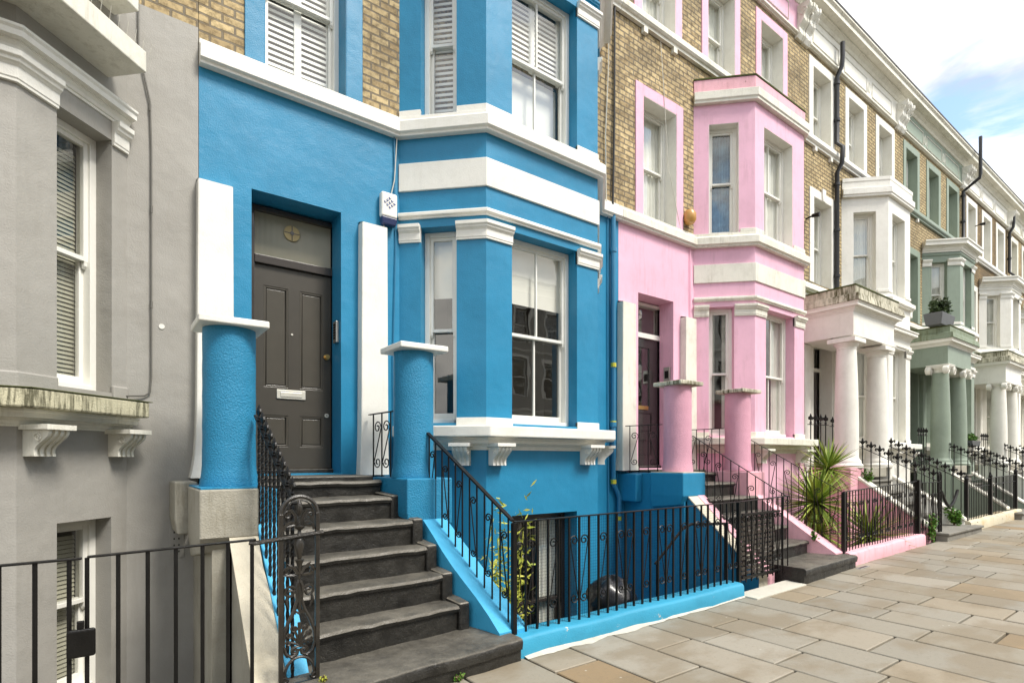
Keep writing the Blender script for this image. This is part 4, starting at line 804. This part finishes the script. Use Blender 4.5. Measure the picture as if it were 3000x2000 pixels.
def lowwall(label, xa, xb, h, mat, cat='low wall'):
    T = MB(); n = max(2, int((xb - xa) / .2)); rows = []
    for i in range(n + 1):
        x = lerp(xa, xb, i / n); g = gz(x); o = .007 * math.sin(x * 7) + .005 * math.sin(x * 17); z = g + h + .005 * math.sin(x * 5)
        rows.append([(x, 3.395 + o, g - .4), (x, 3.395 + o, g + h * .2), (x, 3.40 + o, z - .03), (x, 3.415 + o, z - .008), (x, 3.44 + o, z), (x, 3.61, z + .004), (x, 3.64, z - .02), (x, 3.645, -1.32)])
    T.mesh([v for r_ in rows for v in r_], [(i * 8 + j, i * 8 + j + 1, i * 8 + j + 9, i * 8 + j + 8) for i in range(n) for j in range(7)] + [tuple(range(8)), tuple(range(n * 8, n * 8 + 8))[::-1]])
    o = T.build('low_wall', mat, None, smooth=True); return tag(o, label, cat, 'low front walls')
lw = lowwall('low turquoise blue wall with chipped paint, under the scrolled fence with wire mesh', 2.575, 5.72, .155, 'blue_wall')
lowwall('low pink wall under the pink house\'s front railing', 8.40, 11.30, .19, 'pink_deep')
lowwall('low wall with peeling yellow and white paint, beside the grey stone steps', 13.85, 17.75, .20, 'yellow_wall')
lowwall('low wall of the farthest visible forecourt at the right edge', 19.2, 23.5, .20, 'white_mossy')
lowwall('low grey kerb wall under the plain railings at the left edge', -3.2, .60, .06, 'concrete')

# ------------------------------------------------------------------ iron railings
def spiral(b, cu, cz, r, a0, d, rad=.0065, turns=1.35, n=16):
    b.tube([(cu + r * (1 - .78 * k / n) * math.cos(a0 + d * turns * 2 * math.pi * k / n), 0, cz + r * (1 - .78 * k / n) * math.sin(a0 + d * turns * 2 * math.pi * k / n)) for k in range(n + 1)], rad, 4)
def fleur(b, u, z, s=1.0):
    b.lathe((u, 0), [(.009 * s, z), (.018 * s, z + .006 * s), (.009 * s, z + .016 * s), (.017 * s, z + .026 * s), (.008 * s, z + .036 * s), (.007 * s, z + .06 * s), (.016 * s, z + .085 * s), (.013 * s, z + .105 * s), (.003 * s, z + .135 * s)], 7)
    for sd_ in (-1, 1):
        b.tube([(u, 0, z + .045 * s), (u + sd_ * .012 * s, 0, z + .062 * s), (u + sd_ * .028 * s, 0, z + .085 * s), (u + sd_ * .042 * s, 0, z + .088 * s), (u + sd_ * .048 * s, 0, z + .072 * s), (u + sd_ * .040 * s, 0, z + .058 * s), (u + sd_ * .032 * s, 0, z + .066 * s)], [.006 * s, .009 * s, .011 * s, .011 * s, .010 * s, .008 * s, .004 * s], 5)
def railing(label, A, B, za, zb, n, r=.0085, pattern=None, fin=0, name='railing', cat='railing', group=None, posts=(), sq=False, rail=.016, railh=.011, rodmat='iron', endext=(0, 0), skip=(), twist=False, lowrail=None):
    T = thing(name, label, cat, (A[0], A[1], za), group or 'black iron railings'); F = Fr(A[:2], B[:2]); LN = F.len
    zt = lambda u: lerp(A[2], B[2], u / LN); zl = lambda u: lerp(za, zb, u / LN)
    b = MB(); b.F = F; e0, e1 = endext; sl_ = (B[2] - A[2]) / LN
    b.hexa([(-e0, -rail, zt(-e0) - railh), (LN + e1, -rail, zt(LN + e1) - railh), (LN + e1, rail, zt(LN + e1) - railh), (-e0, rail, zt(-e0) - railh), (-e0, -rail, zt(-e0)), (LN + e1, -rail, zt(LN + e1)), (LN + e1, rail, zt(LN + e1)), (-e0, rail, zt(-e0))]); b.build('top_rail', 'iron', T, bevel=.003)
    if lowrail is not None: b = MB(); b.F = F; b.tube([(0, 0, zl(0) + lowrail), (LN, 0, zl(LN) + lowrail)], .009, 4); b.build('bottom_rail', 'iron', T)
    us = [LN * (i + .5) / n for i in range(n)] if posts != 'ends' else [LN * i / (n - 1) for i in range(n)]
    for i, u in enumerate(us):
        if i in skip: continue
        b = MB(); b.F = F; rr = r; h = zt(u) - railh * .8 - zl(u) + .02
        if twist:
            k = 40; vs = []; fs = []
            for j in range(k + 1):
                a = j * .62
                for q in range(4): vs.append((u + rr * 1.12 * math.cos(a + q * math.pi / 2), rr * 1.12 * math.sin(a + q * math.pi / 2), zl(u) - .02 + h * j / k))
            for j in range(k):
                for q in range(4): fs.append((j * 4 + q, j * 4 + (q + 1) % 4, j * 4 + 4 + (q + 1) % 4, j * 4 + 4 + q))
            b.mesh(vs, fs)
        else: b.tube([(u, 0, zl(u) - .02), (u, 0, zt(u) - railh * .8)], rr, 4 if sq else 6)
        o = b.build('baluster', rodmat, T, smooth=not sq and not twist)
        if fin: b = MB(); b.F = F; fleur(b, u, zt(u), fin); b.build('finial', 'iron', o)
    def cell(u0, u1, flip, mid=None):
        b = MB(); b.F = F; g = u1 - u0; rr = g * .40; ztp, zbt = lerp(zl(u0), zt(u0), .80), lerp(zl(u1), zt(u1), .26)
        ua, ub = (u0, u1) if not flip else (u1, u0); s = 1 if not flip else -1; ztp = zt((u0 + u1) / 2) - .24 * (zt(u0) - zl(u0)) + .0; zbt = zl((u0 + u1) / 2) + .22 * (zt(u0) - zl(u0))
        b.tube([(ua + s * .014, 0, ztp), (ub - s * .014, 0, zbt)], .006, 4); spiral(b, (u0 + u1) / 2, ztp + rr * .1, rr, math.pi if s > 0 else 0, -s); spiral(b, (u0 + u1) / 2, zbt - rr * .1, rr * .92, 0 if s > 0 else math.pi, -s)
        b.build('scroll', 'iron', T)
    if pattern:
        for i in range(len(us) - 1):
            k = pattern[i % len(pattern)]
            if k in 'LR<>': cell(us[i], us[i + 1], k in 'R>')
    for u, w_, zh in (posts if posts and not isinstance(posts, str) and isinstance(posts[0], tuple) else ()):
        b = MB(); b.F = F; b.box(u - w_, u + w_, -w_, w_, zl(u) - .03, zt(u) + zh); b.build('post', 'iron', T, bevel=.003)
    return T, F
# plain railings and gate of the grey house
railing('plain black railing in front of the grey house, left of the ornate iron newel', (-.075, 3.5, 1.115), (.69, 3.5, 1.135), .08, .10, 7, .0115, posts='ends', group='railings along the pavement', endext=(.0, .02))
T, F = railing('plain black railing at the left edge of the photo, ending at a gate latch', (-1.95, 3.5, 1.10), (-.145, 3.5, 1.11), .08, .08, 15, .0115, posts='ends', group='railings along the pavement', endext=(0, .05))
b = MB(); b.box(-.155, -.04, 3.455, 3.482, .62, .76); b.build('latch_box', 'iron', T, bevel=.012, seg=3)
b = MB(); b.box(-.115, -.085, 3.46, 3.48, .76, .80); b.build('latch_bar', 'iron', T, bevel=.005)
b = MB(); b.F = Fr((0, 3.5)); b.tube([(.675, 0, 1.115), (.70, -.01, 1.11), (1.10, -.01, 1.145)], .014, 6); NW = thing('iron_newel', 'ornate cast iron newel panel of scrolls under a round arch, beside the worn black steps', 'gate post', (.96, 3.5, .06)); b.build('crossbar', 'cast', NW, smooth=True)
# the newel panel
W3 = Fr((0, 3.5)); xc_, hw = .958, .108
for s in (-1, 1):
    b = MB(); b.F = W3; b.box(xc_ + s * hw - .013, xc_ + s * hw + .013, -.014, .014, .06, 1.27); b.build('upright', 'cast', NW, bevel=.004)
b = MB(); b.F = W3; arc = [(xc_ + hw * math.cos(math.pi * k / 16), 0, 1.265 + hw * math.sin(math.pi * k / 16)) for k in range(17)]; b.tube(arc, .013, 6); b.tube([(xc_ + (hw - .022) * math.cos(math.pi * k / 16), 0, 1.265 + (hw - .022) * math.sin(math.pi * k / 16)) for k in range(17)], .005, 5); b.build('arch', 'cast', NW, smooth=True)
b = MB(); b.F = W3
def mir(pts, r, n=5):
    r *= 1.3
    for s in (-1, 1): b.tube([(xc_ + s * x, y, z) for x, y, z in pts], r, n)
def vol(cx_, cz_, r, a0, d, rad=.006):
    k = 16; rad *= 1.3
    for s in (-1, 1): b.tube([(xc_ + s * (cx_ + r * (1 - .8 * j / k) * math.cos(a0 + d * 1.4 * 2 * math.pi * j / k)), 0, cz_ + r * (1 - .8 * j / k) * math.sin(a0 + d * 1.4 * 2 * math.pi * j / k)) for j in range(k + 1)], rad, 5)
def leaf(x0, z0, x1, z1, w, bend=0):
    k = 7; pts = []; rr = []
    for j in range(k + 1): t_ = j / k; pts.append((lerp(x0, x1, t_) + bend * math.sin(t_ * math.pi), 0, lerp(z0, z1, t_))); rr.append(.003 + w * math.sin(min(1, t_ * 1.1) * math.pi) ** .8 * .9)
    for s in (-1, 1): b.tube([(xc_ + s * x, y, z) for x, y, z in pts], rr, 5)
# bud and upper scrolls
b.lathe((xc_, 0), [(.006, 1.255), (.016, 1.275), (.020, 1.30), (.014, 1.335), (.003, 1.35)], 8); mir([(.012, 0, 1.20), (.022, 0, 1.255), (.045, 0, 1.29), (.07, 0, 1.285)], .008); vol(.067, 1.262, .024, 1.57, -1); leaf(.012, 1.20, .092, 1.185, .007, .0); mir([(.008, 0, 1.18), (.03, 0, 1.215), (.06, 0, 1.215), (.085, 0, 1.19), (.088, 0, 1.165)], .007)
b.lathe((xc_, 0), [(.02, 1.135), (.012, 1.15), (.010, 1.165), (.030, 1.18), (.033, 1.19), (.01, 1.2)], 10)
# vase and leaves below the crossbar
b.lathe((xc_, 0), [(.006, .86), (.010, .93), (.018, .96), (.030, .985), (.012, .99), (.022, 1.03), (.035, 1.08), (.02, 1.115), (.01, 1.12)], 10)
mir([(.008, 0, .90), (.03, 0, .935), (.06, 0, .945), (.088, 0, .925)], .009); leaf(.01, .89, .092, .895, .008); leaf(.03, .935, .07, .965, .006); vol(.075, .915, .018, 1.57, -1, .005)
# lyre
vol(.055, .79, .040, 3.0, -1, .007); mir([(.015, 0, .79), (.012, 0, .74), (.03, 0, .68), (.065, 0, .61), (.09, 0, .54), (.095, 0, .47), (.08, 0, .42), (.045, 0, .395), (.015, 0, .41), (.008, 0, .44)], .0085, 6); mir([(.0, 0, .86), (.014, 0, .83), (.018, 0, .78)], .009)
leaf(.07, .77, .06, .69, .009, .012); b.lathe((xc_, 0), [(.004, .66), (.012, .69), (.008, .72), (.014, .76), (.004, .86)], 8)
mir([(.0, 0, .655), (.02, 0, .67), (.03, 0, .655)], .006)
# palmette
b.tube([(xc_, 0, .47), (xc_, 0, .60)], [.006, .012], 6)
for x1, z1, r_ in ((.034, .575, .022), (.058, .535, .018), (.066, .49, .016)): mir([(.0, 0, .465), (x1 * .5, 0, lerp(.465, z1, .55)), (x1, 0, z1)], .0065); vol(x1 - r_ * .2, z1 - r_ * .4, r_, 1.2, -1, .0055)
vol(.028, .43, .022, 1.5, -1, .007); mir([(.0, 0, .455), (.02, 0, .455), (.028, 0, .452)], .006)
# lower arch and foot scrolls
b.tube([(xc_ + .088 * math.cos(math.pi * k / 14), 0, .285 + .105 * math.sin(math.pi * k / 14)) for k in range(15)], .009, 6); vol(.088, .265, .02, 3.1, 1, .008); b.box(xc_ - .1, xc_ + .1, -.008, .008, .205, .235); vol(.05, .155, .035, 1.6, 1, .007); mir([(.0, 0, .19), (.03, 0, .12), (.09, 0, .11)], .007)
b.build('scrollwork', 'cast', NW, smooth=True)
# blue house
railing('black railing with twisted bars and spiked tips beside the worn black steps', (.935, 4.55, 1.92), (.945, 3.55, 1.33), 1.08, .20, 9, .011, fin=.95, group='railings up the front steps', twist=True, rail=.02, endext=(.04, .0))
railing('black scrolled railing on the bright blue coping of the worn black steps', (2.40, 4.60, 1.87), (2.60, 3.52, 1.125), 1.16, .26, 12, .0075, pattern='R.L.', group='railings up the front steps', rail=.02, railh=.02, endext=(.06, .0))
T, F = railing('long black scrolled fence with wire mesh on the low turquoise blue wall', (2.60, 3.5, 1.11), (5.77, 3.5, 1.125), .21, .225, 28, .0115, pattern='LR.R.', group='railings along the pavement', sq=True, posts='ends', endext=(.0, .02))
for x, z in ((2.60, 1.11), (5.765, 1.125)): b = MB(); b.box(x - .019, x + .019, 3.481, 3.519, .18, z - .012); b.build('corner_post', 'iron', T, bevel=.003)
b = MB()
for i in range(int(3.1 / .026)): x = 2.63 + i * .026; b.tube([(x, 3.516, .225), (x, 3.516, 1.10)], .0009, 3)
for j in range(34): z = .23 + j * .026; b.tube([(2.62, 3.517, z), (5.76, 3.517, z + .01)], .0009, 3)
b.build('wire_mesh', 'iron', T)
railing('short scrolled railing between the white pilaster and the blue pillar', (2.17, 5.40, 2.06), (2.24, 4.93, 2.07), 1.44, 1.44, 3, .0075, pattern='R', group='short railings at the tops of the steps')
# area gate with slats
T, F = railing('black scrolled gate backed with dark slats, between the turquoise wall and the pink house\'s steps', (5.80, 3.5, 1.125), (6.86, 3.5, 1.15), .21, .22, 10, .0085, pattern='.LR.R', name='area_gate', cat='gate', group='railings along the pavement', sq=True, posts='ends')
for z in (.24, .96): b = MB(); b.F = F; b.box(.04, .86, -.012, .012, z, z + .022); b.build('gate_rail', 'iron', T)
for k in range(13): b = MB(); b.F = F; b.hexa([(.05, .03, .21 + k * .057), (.80, .03, .215 + k * .057), (.80, .045, .215 + k * .057), (.05, .045, .21 + k * .057), (.05, .03, .247 + k * .057), (.80, .03, .25 + k * .057), (.80, .045, .25 + k * .057), (.05, .045, .247 + k * .057)]); b.build('slat', 'frame_dark', T)
b = MB(); b.F = F
for u in (.12, .32, .53, .73): b.box(u, u + .06, .046, .06, .2, .95)
b.build('slat_battens', 'frame_dark', T)
# pink house
railing('scrolled black railing up the near side of the pink house\'s steps', (6.50, 4.58, 1.90), (6.86, 3.52, 1.15), 1.19, .20, 11, .007, pattern='R.L.', group='railings up the front steps', endext=(.04, .0))
railing('scrolled black railing on the pink coping in front of the spiky plants', (7.92, 4.60, 1.90), (8.42, 3.52, 1.145), 1.17, .32, 12, .007, pattern='L.R.', group='railings up the front steps', endext=(.04, .0))
railing('short scrolled railing left of the pink pillar in front of the maroon black door', (5.98, 5.38, 2.08), (6.22, 4.92, 2.09), 1.43, 1.43, 4, .007, pattern='R.L', group='short railings at the tops of the steps')
railing('short scrolled railing between the two pink pillars and the pink bay', (7.42, 5.42, 2.07), (7.66, 4.90, 2.08), 1.43, 1.43, 5, .007, pattern='R.R.', group='short railings at the tops of the steps')
T, F = railing('black scrolled railing on the low pink wall', (8.42, 3.5, 1.145), (11.26, 3.5, 1.23), .28, .31, 30, .008, pattern='LR.R.', group='railings along the pavement', sq=True, posts='ends')
for x, z, w_ in ((8.42, 1.145, .024), (11.26, 1.26, .04)): b = MB(); b.box(x - w_, x + w_, 3.5 - w_, 3.5 + w_, .18, z - .012); b.build('post', 'iron', T, bevel=.004)
T, F = railing('small black scrolled gate standing half open, right of the low pink wall', (11.36, 3.5, 1.20), (12.02, 3.42, 1.20), .16, .17, 7, .009, pattern='LR.R', name='area_gate', cat='gate', group='railings along the pavement', sq=True, posts='ends')
for xx, pp in ((12.06, T),):
    b = MB(); b.F = Fr((0, 3.42)); b.box(xx - .02, xx + .0, -.015, .015, .12, 1.32); b.box(xx + .09, xx + .11, -.015, .015, .12, 1.32); b.tube([(xx + .045 + .055 * math.cos(math.pi * k / 10), 0, 1.32 + .06 * math.sin(math.pi * k / 10)) for k in range(11)], .012, 5)
    for z in (.3, .5, .7, .9, 1.1, 1.27): b.tube([(xx + .045 + .035 * math.cos(k * .7), 0, z + .07 * math.sin(k * .7)) for k in range(9)], .009, 4)
    b.build('newel', 'iron', T)
# white porch house and beyond
def fence(label, A, B, za, zb, n, fin=1.45, group='railings up the front steps', **k): return railing(label, A, B, za, zb, n, .0105, fin=fin, group=group, rail=.018, railh=.012, sq=True, **k)
fence('fleur-tipped black railing beside the maroon door of the white porch house', (10.55, 5.0, 2.26), (11.35, 5.0, 2.27), 1.42, 1.42, 4, 1.5, group='short railings at the tops of the steps')
fence('fleur-tipped black railing up the near side of the grey stone steps', (11.70, 4.60, 1.86), (12.36, 3.52, 1.20), 1.22, .36, 9)
fence('fleur-tipped black railing between the two white porch columns', (11.9, 5.2, 2.28), (12.75, 5.2, 2.28), 1.44, 1.44, 4, group='short railings at the tops of the steps')
fence('fleur-tipped black railing up the far side of the grey stone steps', (13.10, 4.60, 1.90), (13.93, 3.52, 1.17), 1.28, .40, 10)
T, F = railing('black railing of close plain bars on the peeling yellow wall', (13.93, 3.5, 1.17), (17.7, 3.5, 1.24), .34, .40, 34, .0095, group='railings along the pavement', sq=True, posts='ends', lowrail=.68)
for x, z in ((13.93, 1.19), (15.6, 1.22), (17.7, 1.30)): b = MB(); b.box(x - .032, x + .032, 3.468, 3.532, .25, z); b.lathe((x, 3.5), [(.03, z), (.045, z + .02), (.02, z + .06), (.004, z + .12)], 8); b.build('post', 'iron', T)
b = MB(); b.tube([(12.9 + .95 * k / 10, 3.62, .98 - .30 * math.sin(math.pi * k / 10)) for k in range(11)], .028, 8); tag(b.build('hanging_rope', 'iron', None, smooth=True), 'thick black chain slung in a curve across the top of the grey stone steps', 'chain')
fence('fleur-tipped black railing up the near side of the sage green porch steps', (16.75, 4.65, 1.90), (17.2, 3.55, 1.30), 1.3, .45, 9)
fence('fleur-tipped black railing up the far side of the sage green porch steps', (18.25, 4.65, 1.93), (18.9, 3.55, 1.30), 1.3, .45, 10)
fence('fleur-tipped black railing in front of the sage green door', (16.1, 5.0, 2.2), (16.6, 4.95, 2.2), 1.42, 1.42, 4, group='short railings at the tops of the steps')
fence('fleur-tipped black railing beside the door of the white porch beyond the green house', (21.3, 5.0, 2.2), (21.8, 4.95, 2.2), 1.42, 1.42, 4, group='short railings at the tops of the steps')
fence('fleur-tipped black railing up the steps of the white porch beyond the green house', (21.9, 4.65, 1.95), (22.5, 3.55, 1.33), 1.3, .5, 9)
fence('farthest fleur-tipped black railing, at the right edge of the photo', (23.5, 4.65, 1.95), (24.2, 3.55, 1.33), 1.3, .5, 9)
railing('black railing of the farthest visible forecourt', (19.3, 3.5, 1.26), (23.4, 3.5, 1.30), .42, .46, 34, .0095, group='railings along the pavement', sq=True, posts='ends')
# handrail down into the blue area
T = thing('handrail', 'thin black handrail of the basement stairs behind the mesh fence', 'handrail', (4.9, 3.9, 0)); b = MB(); b.tube([(4.75, 3.85, .48), (5.22, 3.85, .82), (5.38, 3.85, .86), (6.1, 3.85, .82)], .016, 6); b.build('rail', 'iron', T, smooth=True)
b = MB(); b.tube([(4.78, 3.85, -1.3), (4.78, 3.85, .50)], .014, 6); b.build('post', 'iron', T, smooth=True)
b = MB(); b.tube([(6.05, 3.85, -1.3), (6.05, 3.85, .82)], .014, 6); b.build('post', 'iron', T, smooth=True)

# ------------------------------------------------------------------ plants and small things
def blade(b, c, yaw, pitch, ln, w, droop):
    k = 6; d = Vector((math.cos(yaw), math.sin(yaw), 0)); s = Vector((-math.sin(yaw), math.cos(yaw), 0)); p = Vector(c); a = pitch; L_, R_, Mid = [], [], []
    for j in range(k + 1):
        t_ = j / k; ww = w * (1 - t_) ** .7 * (.55 + .45 * min(1, t_ * 5)) + .001
        L_.append(p + s * ww); R_.append(p - s * ww); Mid.append(p + Vector((0, 0, -ww * .5))); p = p + (d * math.cos(a) + Vector((0, 0, math.sin(a)))) * (ln / k); a -= droop / k
    vs = L_ + Mid + R_; m = k + 1; b.mesh(vs, [(j, j + 1, m + j + 1, m + j) for j in range(k)] + [(m + j, m + j + 1, 2 * m + j + 1, 2 * m + j) for j in range(k)])
def yucca(label, x, y, z0, heads, name='spiky_plant'):
    T = thing(name, label, 'plant', (x, y, z0), 'spiky plants behind the low pink wall'); b = MB()
    for hx, hy, hz, s, n in heads: b.tube([(x, y, z0), (lerp(x, hx, .4), lerp(y, hy, .4), lerp(z0, hz, .5)), (hx, hy, hz)], [.05, .04, .035], 8)
    b.build('trunk', 'stem', T, smooth=True)
    for hx, hy, hz, s, n in heads:
        b = MB()
        for i in range(n): u = i / n; blade(b, (hx, hy, hz + .05 * u), i * 2.4 + rnd.uniform(-.2, .2), lerp(-.75, 1.15, u) + rnd.uniform(-.15, .15), s * rnd.uniform(.8, 1.1), .027, lerp(.45, .05, u) * rnd.uniform(.5, 1.3))
        b.build('crown', 'yucca', T, recalc=False)
        b = MB()
        for i in range(int(n * .3)): blade(b, (hx, hy, hz - .05), i * 2.4 + .5, rnd.uniform(-1.2, -.7), s * .8, .014, .3)
        b.build('dead_leaves', 'yucca_dry', T, recalc=False)
yucca('tall spiky green plant with two heads behind the pink house\'s front railing', 9.15, 4.3, -.6, [(9.76, 4.3, 1.42, .56, 100), (8.95, 4.12, .90, .74, 150)])
yucca('small spiky green plant low behind the railing on the pink wall', 10.35, 3.95, -.3, [(10.45, 3.95, .28, .70, 120)])
yucca('drooping brown-edged spiky plant lowest behind the pink railings', 8.75, 3.95, -.6, [(8.8, 4.0, .45, .55, 70)])
def bush(name, label, cat, c, r, n, leafs, mat, group=None, stems=True, sm='stem'):
    T = thing(name, label, cat, c, group)
    b = MB(); ends = []
    for i in range(14):
        a = rnd.uniform(0, 6.28); q = rnd.uniform(.3, 1) ; e = (c[0] + r[0] * q * math.cos(a) * .8, c[1] + r[1] * q * math.sin(a) * .8, c[2] + r[2] * rnd.uniform(.6, 1.6)); ends.append(e)
        b.tube([c, ((c[0] + e[0]) / 2 + .01, (c[1] + e[1]) / 2, lerp(c[2], e[2], .6)), e], .005, 4)
    b.build('stems', sm, T)
    b = MB()
    for i in range(n):
        e = rnd.choice(ends); t_ = rnd.uniform(.35, 1.05); p = Vector(c).lerp(Vector(e), t_) + Vector((rnd.gauss(0, r[0] * .16), rnd.gauss(0, r[1] * .16), rnd.gauss(0, r[2] * .12)))
        d = Vector((rnd.gauss(0, 1), rnd.gauss(0, 1), rnd.gauss(.3, .7))).normalized(); s = d.orthogonal().normalized(); s.rotate(Matrix.Rotation(rnd.uniform(0, 6.28), 3, d)); l_, w_ = leafs[0] * rnd.uniform(.6, 1.3), leafs[1] * rnd.uniform(.7, 1.2)
        b.mesh([p, p + d * l_ * .5 + s * w_, p + d * l_, p + d * l_ * .5 - s * w_], [(0, 1, 2, 3)])
    b.build('foliage', mat, T, recalc=False); return T
bush('weed', 'leafy green weed growing at the foot of the grey stone steps', 'weed', (13.55, 3.6, gz(13.6) + .12), (.22, .16, .24), 420, (.06, .022), 'leaf')
bush('weed', 'green weed at the hinge side of the small gate beyond the pink wall', 'weed', (11.75, 3.42, gz(11.8) + .0), (.14, .1, .30), 260, (.05, .02), 'leaf')
bush('weed', 'small green weed on the flank of the pink house\'s steps', 'weed', (8.02, 3.72, .45), (.05, .05, .09), 90, (.035, .015), 'leaf')
bush('weed', 'weed tuft on the landing between pink coping and white porch steps', 'weed', (11.62, 4.4, 1.15), (.12, .12, .18), 160, (.05, .02), 'leaf')
bush('weed', 'tiny green weed at the foot of the black steps', 'weed', (1.98, 3.3, .06), (.05, .03, .03), 60, (.022, .01), 'leaf')
bush('weed', 'tiny yellow-green weed at the foot of the ornate newel', 'weed', (1.08, 3.42, .2), (.03, .03, .05), 50, (.02, .008), 'bamboo')
bush('bamboo', 'yellow-green bamboo behind the corner post of the scrolled mesh fence', 'plant', (3.02, 4.15, -1.25), (.34, .22, 1.40), 2400, (.10, .011), 'bamboo', sm='bamboo')
bush('shrub', 'dark green leaves poking up at the bottom left behind the plain railing', 'plant', (.02, 4.1, -.55), (.14, .12, .35), 220, (.06, .03), 'leafdark')
T = bush('window_box_plant', 'dark bushy plants in the grey planter on the sage green porch roof', 'plant', (16.72, 4.72, 5.10), (.50, .20, .26), 2200, (.075, .022), 'leafdark')
P_ = thing('planter', 'grey window planter on the sage green porch roof', 'planter', (16.65, 4.7, 4.89)); b = MB(); b.hexa([(16.3, 4.58, 4.89), (17.15, 4.58, 4.89), (17.15, 4.9, 4.89), (16.3, 4.9, 4.89), (16.26, 4.54, 5.18), (17.2, 4.54, 5.18), (17.2, 4.94, 5.18), (16.26, 4.94, 5.18)]); b.build('trough', 'planter', P_, bevel=.01); b = MB(); b.box(16.3, 17.16, 4.58, 4.9, 5.181, 5.19); b.build('soil', 'soil', P_)
T = bush('potted_plant', 'green and lavender plants in a grey trough on the sage green bay sill', 'plant', (18.9, 4.62, 2.03), (.35, .12, .16), 500, (.06, .016), 'leaf')
P_ = thing('planter', 'grey trough under the lavender on the sage green bay sill', 'planter', (18.9, 4.62, 1.95)); b = MB(); b.hexa([(18.55, 4.55, 1.95), (19.25, 4.55, 1.95), (19.25, 4.7, 1.95), (18.55, 4.7, 1.95), (18.52, 4.52, 2.10), (19.28, 4.52, 2.10), (19.28, 4.72, 2.10), (18.52, 4.72, 2.10)]); b.build('trough', 'planter', P_, bevel=.008); b = MB(); b.box(18.56, 19.24, 4.56, 4.69, 2.101, 2.106); b.build('soil', 'soil', P_)
# rubbish bag in the blue area
b = MB(); vs = []; fs = []
for j in range(13):
    for i in range(24):
        th, ph = math.pi * j / 12, 2 * math.pi * i / 24; q = 1 + .09 * math.sin(5 * ph + 3 * th) + .06 * math.sin(9 * ph - 4 * th); zz = math.cos(th); vs.append((4.55 + .27 * math.sin(th) * math.cos(ph) * q, 4.3 + .27 * math.sin(th) * math.sin(ph) * q, .02 + .27 * zz * (1 + .1 * math.sin(4 * ph)) ))
for j in range(12):
    for i in range(24): fs.append((j * 24 + i, j * 24 + (i + 1) % 24, (j + 1) * 24 + (i + 1) % 24, (j + 1) * 24 + i))
b.mesh(vs, fs); tag(b.build('rubbish_bag', 'bag', None, smooth=True), 'full black rubbish bag in the basement yard behind the mesh fence', 'rubbish bag')
b = MB(); b.box(4.2, 4.9, 4.0, 4.6, -1.32, -.25); tag(b.build('bin_store', 'yard', None, bevel=.02), 'low concrete bin store under the black rubbish bag', 'bin store')
# drain in the pavement
b = MB(); b.hexa([(8.30, 3.24, gz(8.3) - .02), (8.62, 3.24, gz(8.6) - .02), (8.62, 3.30, gz(8.6) - .02), (8.30, 3.30, gz(8.3) - .02), (8.30, 3.24, gz(8.3) + .006), (8.62, 3.24, gz(8.6) + .006), (8.62, 3.30, gz(8.6) + .006), (8.30, 3.30, gz(8.3) + .006)]); dr = b.build('drain_cover', 'kerb', None); tag(dr, 'small metal drain slot in the pavement beside the pink house\'s bottom step', 'drain'); b = MB(); b.hexa([(8.34, 3.255, gz(8.3)), (8.58, 3.255, gz(8.6)), (8.58, 3.285, gz(8.6)), (8.34, 3.285, gz(8.3)), (8.34, 3.255, gz(8.34) + .008), (8.58, 3.255, gz(8.6) + .008), (8.58, 3.285, gz(8.6) + .008), (8.34, 3.285, gz(8.34) + .008)]); b.build('grate', 'iron', dr)
